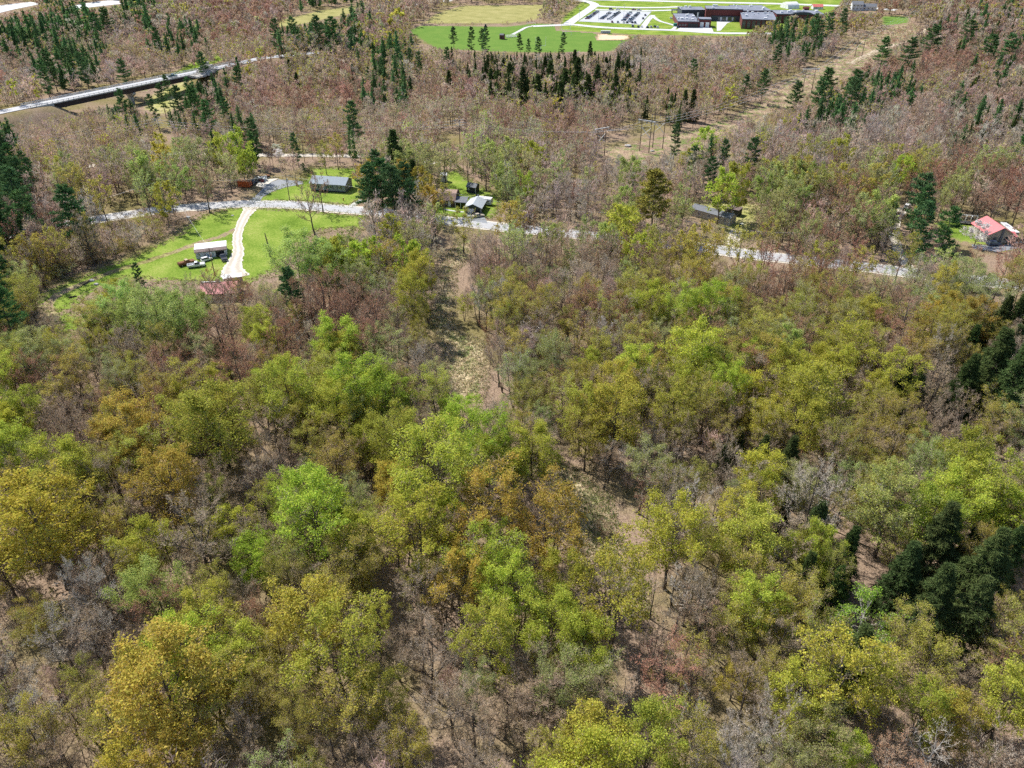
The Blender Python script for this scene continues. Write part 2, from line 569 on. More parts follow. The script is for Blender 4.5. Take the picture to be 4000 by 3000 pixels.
P_PATH1 = [(1800,930),(1850,940),(1830,1010),(1770,1060),(1770,1130),(1760,1230),(1800,1300),(1880,1340),(1905,1420),(1890,1500),(1870,1560),(1780,1560),(1745,1480),(1760,1400),(1720,1320),(1695,1240),(1705,1130),(1735,1040)]
P_PATH2 = [(2090,1800),(2160,1790),(2280,1880),(2370,1950),(2400,2080),(2440,2180),(2500,2280),(2510,2400),(2440,2390),(2380,2240),(2300,2180),(2270,2080),(2190,1960)]
P_BANKG = [(590,335),(690,275),(800,215),(900,200),(920,220),(800,262),(680,305),(560,352)]
P_LOT_A = [(-80,42),(0,22),(120,8),(160,16),(60,36),(-40,60)]
P_LOT_B = [(236,34),(330,14),(420,2),(500,2),(470,16),(380,26),(300,36)]

cover("lawn", P_LAWN, "grass", label="bright green mown lawn round the white barn")
cover("lawn", P_RANCH, "grass", label="green lawn round the grey ranch house")
cover("lawn", P_MID, "grass", label="green lawn behind the dark green garage")
cover("yard_ground", P_RIGHT, "yard", label="dry grassy yard beside the long dark-roofed house")
cover("lawn", P_RED, "grass", label="small green lawn beside the house with the red roof")
cover("sports_field", P_SPORT, "sport", res=4.0, margin=8, label="mown green playing fields below the school")
cover("school_grass", P_SCHOOL, "grass", res=5.0, margin=8, label="grass round the school and its parking lot")
cover("meadow", P_FIELD2, "meadow", res=5.0, margin=8, label="pale green meadow behind the row of bare trees")
cover("meadow", P_FIELD1, "meadow", res=5.0, margin=8, label="tan meadow strip at the edge of the far wood")
cover("green_field", P_GREEN_R, "sport", res=4.0, margin=6, label="small bright green field near the white house")
cover("power_line_cut", P_CUT, "brush", res=3.0, margin=6, label="pinkish brown brushy strip cleared under the power line")
cover("grass_path", P_PATH1, "straw", res=1.0, label="straw coloured grassy track winding through the wood")
cover("grass_path", P_PATH2, "straw", res=1.0, label="straw and green clearing in the near wood")
cover("bank_grass", P_BANKG, "grass", res=2.0, open_=False, label="green grassy bank beside the bridge road")
_bg = [G(640, 350), G(760, 318), G(700, 420), G(600, 440)]
cover("bank_grass", [(560,425),(590,365),(700,320),(745,318),(690,420),(640,450)], "yard", res=2.0, open_=False, label="grassy slope under the bridge")

# ---- roads
M_ROAD = road_mat("worn_asphalt", (0.335, 0.335, 0.345), (0.415, 0.415, 0.42), .2)
M_DRIVE = road_mat("dark_asphalt", (0.17, 0.185, 0.205), (0.25, 0.265, 0.285), 0.03)
M_GRAVEL = road_mat("pale_gravel", (0.40, 0.35, 0.28), (0.57, 0.52, 0.44), 0.35, True)
M_CONC = road_mat("pale_concrete", (0.46, 0.46, 0.45), (0.56, 0.56, 0.55), 0.05)
M_LOT = road_mat("lot_asphalt", (0.36, 0.37, 0.39), (0.47, 0.48, 0.50), 0.03)
ROAD_PX = [(-420,1040),(-200,982),(0,928),(136,896),(294,871),(452,846),(588,826),(723,812),(904,799),(1000,798),(1136,800),(1271,812),(1407,823),(1588,841),(1723,859),(1859,875),(2000,892),(2150,906),(2339,925),(2497,940),(2650,957),(2791,975),(2904,991),(3000,1002),(3362,1042),(3588,1070),(3927,1108),(4000,1119),(4200,1150),(4500,1200)]
def line_px(p, z=0): return [G(a, b, z) for a, b in p]
ribbon("shoulder", line_px(ROAD_PX), 8.6, M_GRAVEL, lift=0.07, wob=0.35, label="gravel verge of the country road")
ribbon("road", line_px(ROAD_PX), 6.4, M_ROAD, lift=0.15, label="pale worn country road across the valley")
M_LINE = surf("road_paint", (0.74, 0.74, 0.70), 0.6, 0.2, 3)
_rl = smooth_line(line_px(ROAD_PX), 8)
def offset_line(L, off, z0, z1, w):
    mb = MB()
    pts = []
    for i, p in enumerate(L):
        d = (L[min(i + 1, len(L) - 1)] - L[max(i - 1, 0)]).normalized()
        n = Vector((-d.y, d.x, 0))
        pts.append((p + n * (off - w / 2), p + n * (off + w / 2)))
    for (a, b), (c, d) in zip(pts, pts[1:]):
        mb.poly([(a.x, a.y, z1), (c.x, c.y, z1), (d.x, d.y, z1), (b.x, b.y, z1)][::-1])
    return mb
_ln = MB()
for off in (-2.75, 2.75):
    q = offset_line(_rl, off, 0, 0.156, 0.13)
    b = len(_ln.v); _ln.v += q.v; _ln.f += [tuple(i + b for i in f) for f in q.f]; _ln.m += q.m
tag(_ln.build("edge_lines", M_LINE), kind="structure", label="worn white edge lines on the country road")
ribbon("dirt_road", line_px([(300,655),(380,645),(494,627),(600,606),(700,599),(1000,606),(1294,608),(1500,616),(1700,640)]), 4.5, M_GRAVEL, lift=0.10, wob=0.3, label="pale dirt road behind the ranch house")
ribbon("dirt_driveway", line_px([(985,806),(972,826),(954,853),(934,898),(927,944),(930,984),(915,1030),(909,1062),(925,1086)]), [7.0,4.6,3.6,3.3,3.4,3.6,5.4,7.5,8.5], M_GRAVEL, lift=0.11, wob=0.3, label="white gravel driveway curving down past the barn")
ribbon("tyre_track", line_px([(925,895),(860,925),(780,948),(680,985),(560,1025),(430,1065),(320,1110),(230,1150),(190,1190),(205,1235)]), 2.8, COVER["yard"], lift=0.055, wob=0.3, label="worn track across the lawn")
slab("asphalt_driveway", [(958,795),(1000,765),(1030,735),(1060,712),(1088,702),(1182,709),(1182,720),(1120,731),(1070,746),(1028,768),(1012,793)], M_DRIVE, label="blue-grey asphalt driveway of the ranch house")
slab("gravel_yard", [(1000,728),(1012,706),(1050,700),(1090,697),(1060,711),(1030,734)], M_GRAVEL, lift=0.10, label="pale gravel yard with scrap and dumpster")
ribbon("walkway", line_px([(1368,812),(1385,798),(1403,788),(1413,782)]), 2.4, M_CONC, lift=0.10, label="short concrete walk by the orange-green tree")
slab("asphalt_driveway", [(1806,858),(1812,836),(1886,837),(1900,862),(1904,874)], M_DRIVE, lift=0.165, label="asphalt apron before the dark green garage")
ribbon("walkway", line_px([(1735,818),(1775,825),(1812,829)]), 0.9, M_CONC, lift=0.09, label="narrow concrete walk before the gambrel house")
ribbon("gravel_driveway", line_px([(2880,995),(2868,960),(2870,925),(2880,900)]), 4.0, M_GRAVEL, lift=0.09, wob=0.4, label="gravel driveway of the long dark-roofed house")
ribbon("gravel_driveway", line_px([(3560,1065),(3520,1000),(3495,930),(3500,860),(3530,815)]), 3.4, M_GRAVEL, lift=0.09, wob=0.3, label="gravel drive winding behind the roadside pines")
slab("parking_pad", [(3795,955),(3880,962),(3990,948),(4020,962),(3900,985),(3800,972)], M_DRIVE, lift=0.10, label="dark parking pad before the red-roofed house")
ribbon("bridge_road", [BANK_A[0], BR_L - _bd * 60, BR_L - _bd * 2], 8.2, M_ROAD, lift=0.12, z=DECK_Z, label="road on the bank leading onto the bridge")
ribbon("bridge_road", [BR_R + _bd * 1.5, BR_R + _bd * 30, BANK_B[1], BANK_B[2]], 8.2, M_ROAD, lift=0.12, z=DECK_Z, label="road on the bank beyond the bridge")
ribbon("cart_track", line_px([(3320,250),(3440,195),(3560,160),(3600,130),(3660,90)]), 5.0, COVER["dirt"], lift=0.2, wob=0.8, label="pale stony track up the power line cut")
# pale ground at the top of the picture
slab("gravel_lot", P_LOT_A, M_CONC, lift=0.2, label="long pale lot above the pine wood at the picture's corner")
slab("gravel_lot", P_LOT_B, M_CONC, lift=0.2, label="pale curved lot beyond the dark pines")
# school roads, paths, parking lot
slab("parking_lot", [(2258,84),(2330,42),(2545,46),(2500,97),(2380,90)], M_LOT, lift=0.16, label="pale parking lot of the school")
ribbon("school_road", line_px([(2079,103),(2178,99),(2240,97),(2300,103),(2380,109),(2500,114),(2640,119),(2790,129),(2900,131),(3060,131)]), 8.0, M_CONC, lift=0.19, label="pale service road between the playing field and the school")
ribbon("school_road", line_px([(2215,97),(2245,76),(2280,52),(2312,30),(2322,18),(2300,8),(2270,3)]), 9.0, M_CONC, lift=0.20, label="pale road curving up beside the parking lot")
ribbon("school_road", line_px([(2318,20),(2360,26),(2480,30),(2580,30),(2660,27)]), 8.0, M_CONC, lift=0.21, label="pale drop-off lane behind the parking lot")
ribbon("school_road", line_px([(2325,38),(2400,40),(2520,42),(2600,41),(2660,38)]), 7.0, M_CONC, lift=0.17, label="pale lane along the top of the parking lot")
ribbon("school_path", line_px([(2550,60),(2535,75),(2520,95),(2505,117)]), 5.0, M_CONC, lift=0.22, label="pale walk from the parking lot to the service road")
ribbon("school_path", line_px([(2548,62),(2575,82),(2625,97),(2640,105),(2625,118)]), 3.5, M_CONC, lift=0.23, label="curved pale walk before the school")
ribbon("school_path", line_px([(2003,135),(2030,121),(2055,108),(2079,103)]), 3.0, M_CONC, lift=0.19, label="pale footpath down to the playing field")
slab("loading_yard", [(2655,106),(2780,108),(2790,132),(2640,122)], M_CONC, lift=0.18, label="concrete loading yard before the red school block")
slab("courtyard", [(2800,82),(2870,80),(2840,92),(2815,120),(2800,122)], M_CONC, lift=0.185, label="pale courtyard by the glass corridor of the school")
ribbon("far_road", line_px([(2150,-2),(2400,0),(2700,8),(3000,14),(3180,20),(3330,26),(3500,40)]), 11.0, M_CONC, lift=0.16, label="pale main road along the top of the picture")
ribbon("far_road", line_px([(1560,42),(1620,22),(1690,10),(1760,2)]), 10.0, M_CONC, lift=0.2, label="pale road end by the far green sign")
cover("infield", [(2330,149),(2338,134),(2372,134),(2378,138),(2447,139),(2462,145),(2447,156),(2333,158)], "infield", res=2.0, margin=2.5, lift=0.12, label="orange sand infield of the ball field")
# ------------------------------------------------------------------ plants: shapes
M_LEAF = foliage_mat("leaf", 'object', 0.48, 0.34)
M_NEEDLE = foliage_mat("needle", 'object', 0.15, 0.60)
M_TWIG = twig_mat("twig")
M_BARK = bark_mat("bark", (0.055, 0.044, 0.036), (0.17, 0.145, 0.12))
M_BARKP = bark_mat("pale_bark", (0.30, 0.28, 0.26), (0.52, 0.50, 0.47))
M_FARLEAF = foliage_mat("far_foliage", 'tint', 0.40, 0.16)

def norm(a):
    return a / np.maximum(np.linalg.norm(a, axis=-1, keepdims=True), 1e-9)

def frusta(A, B, ra, rb, n):
    """Tapered tubes A->B, all at once: vertices and triangles."""
    A, B = np.asarray(A, float), np.asarray(B, float)
    m = len(A)
    d = norm(B - A)
    ref = np.where(np.abs(d[:, 2:3]) > 0.9, np.array([[1.0, 0, 0]]), np.array([[0, 0, 1.0]]))
    u = norm(np.cross(d, ref)); w = np.cross(d, u)
    a = np.arange(n) * 2 * np.pi / n
    ring = np.cos(a)[None, :, None] * u[:, None] + np.sin(a)[None, :, None] * w[:, None]
    V = np.concatenate([A[:, None] + ring * np.asarray(ra)[:, None, None], B[:, None] + ring * np.asarray(rb)[:, None, None]], 1)
    i = np.arange(n); j = (i + 1) % n
    t = np.concatenate([np.stack([i, j, n + j], 1), np.stack([i, n + j, n + i], 1)])
    F = (np.arange(m) * 2 * n)[:, None, None] + t[None]
    return V.reshape(-1, 3), F.reshape(-1, 3)

def slivers(A, B, w, rng):
    """Thin twigs as single tapered faces, each turned at random."""
    m = len(A)
    d = norm(B - A)
    s = norm(np.cross(d, rng.normal(size=(m, 3)))) * np.asarray(w).reshape(-1, 1) * 0.5
    V = np.stack([A - s, A + s, B], 1).reshape(-1, 3)
    return V, np.arange(m * 3).reshape(-1, 3)

def leaves(C, size, rng, up=0.6, thin=0.62):
    """Small leaf-sized lozenges, a little folded."""
    m = len(C)
    nrm = norm(rng.normal(size=(m, 3)) + np.array([0, 0, up]))
    u = norm(np.cross(nrm, rng.normal(size=(m, 3)))); v = np.cross(nrm, u)
    s = np.asarray(size).reshape(-1, 1) * rng.uniform(0.65, 1.35, (m, 1)) * 0.5
    dip = nrm * s * 0.25
    V = np.stack([C - u * s - dip, C - v * s * thin, C + u * s - dip, C + v * s * thin], 1).reshape(-1, 3)
    b = (np.arange(m) * 4)[:, None, None]
    F = (b + np.array([[[0, 1, 3], [1, 2, 3]]])).reshape(-1, 3)
    return V, F

class Acc:
    def __init__(self): self.v, self.f, self.m, self.n = [], [], [], 0
    def add(self, VF, mi=0):
        V, F = VF
        if len(V) == 0: return
        self.v.append(V); self.f.append(F + self.n); self.m.append(np.full(len(F), mi)); self.n += len(V)
    def arrays(self):
        return np.concatenate(self.v), np.concatenate(self.f), np.concatenate(self.m)

def kids(rng, A, M, B, r, n, t0, t1, ang, lf, up, parent_len):
    """n side branches for each parent curve A-M-B."""
    m = len(A)
    k = m * n
    par = np.repeat(np.arange(m), n)
    t = np.tile(np.linspace(t0, t1, n), m) + rng.uniform(-0.5, 0.5, k) * (t1 - t0) / max(n, 1)
    t = np.clip(t, 0.02, 1.0)
    tt = t[:, None]
    lo = A[par] + (M[par] - A[par]) * (tt * 2)
    hi = M[par] + (B[par] - M[par]) * (tt * 2 - 1)
    P = np.where(tt < 0.5, lo, hi)
    D = norm(np.where(tt < 0.5, M[par] - A[par], B[par] - M[par]))
    side = norm(np.cross(D, rng.normal(size=(k, 3))))
    a = np.radians(ang) * rng.uniform(0.65, 1.3, k)[:, None]
    d = D * np.cos(a) + side * np.sin(a)
    d = norm(d + np.array([0, 0, up]) * rng.uniform(0.4, 1.2, (k, 1)))
    L = parent_len[par] * lf * (1.15 - 0.55 * t) * rng.uniform(0.6, 1.25, k)
    e = norm(d + np.array([0, 0, up * 0.6]) + rng.normal(size=(k, 3)) * 0.22)
    Mi = P + d * (L * 0.5)[:, None]
    E = Mi + e * (L * 0.5)[:, None]
    rr = r[par] * (1 - 0.6 * t) * 0.55
    return P, Mi, E, rr, L

def decid(seed, H=16.0, W=10.0, cb=0.36, n1=12, n2=6, n3=5, n4=4, n5=0, up=0.35, R0=0.25, leaf_n=0, leaf_s=0.3, per=12, cr=0.55, tw=0.035, sides=(6, 4, 3), stems=1, lean=0.0, flat=0.65):
    """A broad-leaved tree: (trunk arrays, crown arrays). Crown faces: 0 twigs, 1 leaves."""
    rng = np.random.default_rng(seed)
    T, C = Acc(), Acc()
    A1, M1, B1, r1, l1 = [], [], [], [], []
    for s in range(stems):
        k = 8
        z = np.linspace(0, 0.86 * H, k + 1)
        off = np.cumsum(rng.normal(size=(k + 1, 2)) * 0.028 * H / 4, 0)
        off[0] = 0
        if stems > 1:
            a = 2 * np.pi * s / stems + rng.uniform(-.4, .4)
            off += np.outer((z / H) ** 0.8, [math.cos(a), math.sin(a)]) * W * rng.uniform(.2, .36)
        P = np.column_stack([off, z])
        rad = R0 * (1 - 0.86 * (z / z[-1]) ** 0.9) / (stems ** 0.4)
        rad[0] *= 1.35
        T.add(frusta(P[:-1], P[1:], rad[:-1], rad[1:], sides[0]))
        n = max(3, n1 // stems)
        f = (np.arange(n) + rng.uniform(.1, .9, n)) / n                       # 0 bottom of crown .. 1 top
        az = np.arange(n) * 2.4 + rng.uniform(-.6, .6, n) + s
        rr = np.sqrt(np.maximum(0.02, 1 - ((f - 0.42) / 0.62) ** 2)) * W * 0.5 * rng.uniform(.72, 1.12, n)
        zt = H * (cb + (1 - cb) * (0.12 + 0.86 * f)) + rng.uniform(-.04, .04, n) * H
        Bt = np.column_stack([np.cos(az) * rr, np.sin(az) * rr, zt])
        zs = np.clip(zt - rr * rng.uniform(.55, 1.1, n) - .05 * H, cb * H * 0.75, 0.84 * H)
        At = np.column_stack([np.interp(zs, z, P[:, 0]), np.interp(zs, z, P[:, 1]), zs])
        Bt[:, :2] += At[:, :2]
        Mt = (At + Bt) * 0.5 + np.column_stack([np.cos(az), np.sin(az), -0.35 * np.ones(n)]) * (rr * 0.12)[:, None]
        A1.append(At); M1.append(Mt); B1.append(Bt)
        r1.append(np.interp(zs, z, rad) * rng.uniform(.45, .7, n)); l1.append(np.linalg.norm(Bt - At, axis=1))
    A, M, B, r, L = map(np.concatenate, (A1, M1, B1, r1, l1))
    T.add(frusta(A, M, r, r * .7, sides[1])); T.add(frusta(M, B, r * .7, r * .22, sides[1]))
    A2, M2, B2, r2, L2 = kids(rng, A, M, B, r, n2, .28, 1.0, 46, .48, up, L)
    T.add(frusta(A2, M2, r2, r2 * .7, sides[2])); T.add(frusta(M2, B2, r2 * .7, r2 * .25, sides[2]))
    A3, M3, B3, r3, L3 = kids(rng, A2, M2, B2, r2, n3, .2, 1.0, 48, .55, up * .8, L2)
    w3 = np.maximum(r3 * 1.7, tw * 1.15)
    C.add(slivers(A3, M3, w3, rng), 0); C.add(slivers((A3 + M3) * .5, B3, w3 * .9, rng), 0)
    A4, M4, B4, r4, L4 = kids(rng, A3, M3, B3, r3, n4, .15, 1.0, 50, .62, up * .6, L3)
    C.add(slivers(A4, B4, np.full(len(A4), tw), rng), 0)
    ends, last = B4, (A4, M4, B4, r4, L4)
    if n5:
        A5, M5, B5, r5, L5 = kids(rng, *last[:4], n5, .15, 1.0, 50, .7, up * .4, L4)
        C.add(slivers(A5, B5, np.full(len(A5), tw * .8), rng), 0)
        ends = B5
    if leaf_n:
        nc = max(1, leaf_n // per)
        pick = rng.choice(len(ends), nc, replace=nc > len(ends))
        c = np.repeat(ends[pick], per, 0)
        c = c + rng.normal(size=c.shape) * np.array([1, 1, flat]) * cr * .6
        C.add(leaves(c, leaf_s, rng), 1)
    return T.arrays(), C.arrays()

def conifer(seed, H=20.0, W=8.0, cb=0.25, step=0.85, per=6, tufts=6, side=2, tl=0.55, tw=0.11, rays=6, tilt=12, droop=0.0, power=0.75, gap=0.25, R0=0.22, sides=(6, 3), jag=0.4):
    """A pine, hemlock or spruce: whorls of boughs with sprays of needles."""
    rng = np.random.default_rng(seed)
    T, C = Acc(), Acc()
    k = 7
    z = np.linspace(0, H, k + 1)
    off = np.cumsum(rng.normal(size=(k + 1, 2)) * 0.05, 0); off[0] = 0
    P = np.column_stack([off, z])
    rad = R0 * (1 - 0.93 * z / H); rad[0] *= 1.25
    T.add(frusta(P[:-1], P[1:], rad[:-1], rad[1:], sides[0]))
    As, Bs, Ls = [], [], []
    zz = cb * H
    while zz < H * 0.985:
        f = (zz - cb * H) / (H * (1 - cb))
        prof = min(1.0, (f + 0.16) / 0.3) * (1 - f) ** power
        n = max(3, int(round(per * (1 - .35 * f))))
        a0 = rng.uniform(0, 6.28)
        for i in range(n):
            if rng.random() < gap * (1 - f): continue
            a = a0 + 6.283 * i / n + rng.uniform(-.35, .35)
            L = W * .5 * prof * rng.uniform(1 - jag, 1 + jag * .55) + .25
            e = math.radians(tilt * (.3 + f * 2.2) + rng.uniform(-8, 8))
            zs = zz + rng.uniform(-.3, .3) * step
            A = np.array([np.interp(zs, z, P[:, 0]), np.interp(zs, z, P[:, 1]), zs])
            As.append(A); Bs.append(A + L * np.array([math.cos(a) * math.cos(e), math.sin(a) * math.cos(e), math.sin(e) - droop * .5])); Ls.append(L)
        zz += step * (1.0 - .35 * f)
    A, B, L = np.array(As), np.array(Bs), np.array(Ls)
    M = (A + B) * .5 + np.array([0, 0, 1]) * (L * (.05 + .1 * droop - 0.05))[:, None]
    r = .018 + .012 * L
    T.add(frusta(A, M, r, r * .7, sides[1])); T.add(frusta(M, B, r * .7, r * .25, sides[1]))
    c, d = [], []
    for t in np.linspace(.25, 1.0, tufts) ** .75:
        Q = np.where(t < .5, A + (M - A) * t * 2, M + (B - M) * (t * 2 - 1))
        D = norm(B - A)
        c.append(Q + rng.normal(size=Q.shape) * .07); d.append(D)
        S = norm(np.cross(D, np.array([0, 0, 1.0])))
        for q in range(side):
            sg = 1 if q % 2 else -1
            ln = (L * .34 * (1.25 - t) * rng.uniform(.4, 1.2, len(L)))[:, None]
            c.append(Q + (S * sg + D * .5) * ln - np.array([0, 0, droop * .25]) * ln + rng.normal(size=Q.shape) * .06); d.append(norm(D + S * sg))
    c, d = np.concatenate(c), np.concatenate(d)
    c = np.repeat(c, rays, 0); d = np.repeat(d, rays, 0)
    dirs = norm(d * .55 + rng.normal(size=c.shape) * .55 + np.array([0, 0, .28 - droop * .55]))
    ln = tl * rng.uniform(.6, 1.3, (len(c), 1))
    C.add(slivers(c - dirs * ln * .25, c + dirs * ln, np.full(len(c), tw), rng), 1)
    # short top leader
    return T.arrays(), C.arrays()

def build_proto(name, arr, leafmat, bark):
    (TV, TF, _), (CV, CF, CM) = arr
    t = mesh_np(name + "_trunk", TV, TF, [bark])
    c = mesh_np(name + "_crown", CV, CF, [M_TWIG, leafmat], CM)
    return t, c

# near shapes, then the same kinds with fewer, larger pieces for trees farther off
SPEC = {
 'leafy': [dict(H=18, W=9.5, cb=.34, n1=18, n2=6, n3=5, n4=3, leaf_n=15000, leaf_s=.27, per=16, cr=.62, tw=.04, R0=.27),
           dict(H=18, W=8.5, cb=.28, n1=19, n2=6, n3=5, n4=3, leaf_n=13000, leaf_s=.27, per=14, cr=.58, tw=.04, R0=.25),
           dict(H=18, W=10.5, cb=.40, n1=17, n2=7, n3=5, n4=3, leaf_n=14000, leaf_s=.27, per=20, cr=.66, tw=.04, R0=.29),
           dict(H=18, W=9, cb=.26, n1=19, n2=6, n3=5, n4=3, leaf_n=10500, leaf_s=.26, per=18, cr=.55, tw=.04, R0=.26),
           dict(H=18, W=9, cb=.36, n1=16, n2=6, n3=5, n4=4, leaf_n=8000, leaf_s=.26, per=22, cr=.5, tw=.04, R0=.27, stems=2)],
 'budding': [dict(H=18, W=8.5, cb=.32, n1=16, n2=6, n3=5, n4=4, n5=2, leaf_n=8600, leaf_s=.20, per=6, cr=.5, tw=.038, up=.42, R0=.25),
             dict(H=18, W=7.5, cb=.38, n1=15, n2=6, n3=5, n4=4, n5=2, leaf_n=7000, leaf_s=.20, per=6, cr=.45, tw=.038, up=.5, R0=.24),
             dict(H=18, W=9.5, cb=.30, n1=17, n2=6, n3=5, n4=4, n5=2, leaf_n=9500, leaf_s=.20, per=6, cr=.5, tw=.038, up=.38, R0=.26),
             dict(H=18, W=8.5, cb=.28, n1=16, n2=6, n3=5, n4=4, n5=2, leaf_n=4600, leaf_s=.19, per=6, cr=.4, tw=.038, up=.45, stems=2, R0=.26)],
 'bare': [dict(H=18, W=8, cb=.36, n1=14, n2=7, n3=5, n4=5, n5=2, leaf_n=1600, leaf_s=.15, per=2, cr=.3, tw=.042, up=.55, R0=.26),
          dict(H=18, W=7.0, cb=.42, n1=13, n2=7, n3=5, n4=5, n5=2, leaf_n=1200, leaf_s=.15, per=2, cr=.3, tw=.042, up=.65, R0=.25),
          dict(H=18, W=9, cb=.32, n1=15, n2=7, n3=5, n4=5, n5=2, leaf_n=1800, leaf_s=.15, per=2, cr=.3, tw=.042, up=.5, R0=.27),
          dict(H=18, W=8.5, cb=.26, n1=15, n2=7, n3=5, n4=5, n5=2, leaf_n=1500, leaf_s=.15, per=2, cr=.3, tw=.042, up=.6, stems=3, R0=.26),
          dict(H=18, W=7.5, cb=.34, n1=12, n2=5, n3=4, n4=4, n5=2, leaf_n=700, leaf_s=.15, per=2, cr=.3, tw=.05, up=.5, R0=.25)],
 'dead': [dict(H=16, W=9, cb=.35, n1=11, n2=6, n3=5, n4=3, tw=.055, up=.3, R0=.26),
          dict(H=16, W=10, cb=.3, n1=10, n2=6, n3=5, n4=3, tw=.055, up=.2, R0=.28)],
 'shrub': [dict(H=4, W=4.6, cb=.08, n1=14, n2=5, n3=5, n4=4, leaf_n=1500, leaf_s=.17, per=5, cr=.35, tw=.03, up=.5, stems=5, R0=.07, sides=(4, 3, 3)),
           dict(H=4, W=3.8, cb=.05, n1=14, n2=5, n3=5, n4=4, leaf_n=800, leaf_s=.16, per=4, cr=.3, tw=.03, up=.6, stems=6, R0=.06, sides=(4, 3, 3))],
}
MID = {
 'leafy': [dict(H=16, W=11, cb=.28, n1=12, n2=5, n3=4, n4=2, leaf_n=2600, leaf_s=.62, per=12, cr=.75, tw=.07, sides=(5, 3, 3)),
           dict(H=16, W=9.5, cb=.24, n1=12, n2=5, n3=4, n4=2, leaf_n=2300, leaf_s=.60, per=12, cr=.7, tw=.07, sides=(5, 3, 3))],
 'budding': [dict(H=16, W=9, cb=.30, n1=11, n2=5, n3=5, n4=4, leaf_n=1900, leaf_s=.42, per=4, cr=.55, tw=.085, up=.45, sides=(5, 3, 3)),
             dict(H=16, W=8, cb=.34, n1=11, n2=5, n3=5, n4=4, leaf_n=1500, leaf_s=.42, per=4, cr=.5, tw=.085, up=.5, sides=(5, 3, 3))],
 'bare': [dict(H=16, W=8, cb=.36, n1=11, n2=6, n3=5, n4=4, leaf_n=260, leaf_s=.25, per=2, cr=.4, tw=.10, up=.6, sides=(5, 3, 3)),
          dict(H=16, W=7, cb=.40, n1=11, n2=6, n3=5, n4=4, leaf_n=260, leaf_s=.25, per=2, cr=.4, tw=.10, up=.65, sides=(5, 3, 3))],
}
CON = {
 'pine': [dict(H=20, W=8.5, cb=.22, step=1.25, per=6, tufts=7, side=3, tl=.62, tw=.15, rays=7, tilt=10, power=.62, gap=.33, jag=.5),
          dict(H=20, W=7.5, cb=.32, step=1.4, per=6, tufts=7, side=3, tl=.62, tw=.15, rays=7, tilt=14, power=.5, gap=.42, jag=.6),
          dict(H=20, W=9.5, cb=.15, step=1.3, per=6, tufts=8, side=3, tl=.62, tw=.15, rays=7, tilt=8, power=.7, gap=.32, jag=.55)],
 'hemlock': [dict(H=18, W=8, cb=.08, step=.85, per=8, tufts=8, side=4, tl=.5, tw=.11, rays=5, tilt=-2, droop=.45, power=.85, gap=.22, jag=.5),
             dict(H=18, W=7, cb=.05, step=.8, per=8, tufts=8, side=4, tl=.5, tw=.11, rays=5, tilt=2, droop=.5, power=.95, gap=.2, jag=.45),
             dict(H=18, W=9.5, cb=.10, step=.95, per=8, tufts=9, side=4, tl=.52, tw=.12, rays=5, tilt=-2, droop=.4, power=.75, gap=.25, jag=.55)],
}
CONMID = {
 'pine': [dict(H=20, W=8.5, cb=.24, step=1.4, per=6, tufts=6, side=2, tl=.85, tw=.28, rays=4, tilt=10, power=.62, gap=.36, jag=.55, sides=(5, 3)),
          dict(H=20, W=7.5, cb=.34, step=1.5, per=6, tufts=6, side=2, tl=.85, tw=.28, rays=4, tilt=14, power=.5, gap=.42, jag=.6, sides=(5, 3))],
 'hemlock': [dict(H=18, W=7.5, cb=.06, step=.95, per=7, tufts=6, side=2, tl=.8, tw=.26, rays=3, tilt=0, droop=.45, power=.9, gap=.18, jag=.5, sides=(5, 3))],
}
PROTO, PMID, PFAR = {}, {}, {}
_seed = 11
for table, target in ((SPEC, PROTO), (MID, PMID)):
    for k, specs in table.items():
        target[k] = []
        for s in specs:
            _seed += 1
            target[k].append((*build_proto(k, decid(_seed, **s), M_LEAF, M_BARKP if k == 'dead' else M_BARK), s['H'], s['W']))
for table, target in ((CON, PROTO), (CONMID, PMID)):
    for k, specs in table.items():
        target[k] = []
        for s in specs:
            _seed += 1
            target[k].append((*build_proto(k, conifer(_seed, **s), M_NEEDLE, M_BARK), s['H'], s['W']))
PROTO['birch'] = [(*build_proto("birch", decid(400 + i, H=16, W=8.5, cb=.3, n1=13, n2=6, n3=5, n4=4, n5=0, leaf_n=3600, leaf_s=.26, per=8, cr=.5, tw=.05, up=.4, R0=.16), M_LEAF, M_BARKP), 16, 8.5) for i in range(2)]

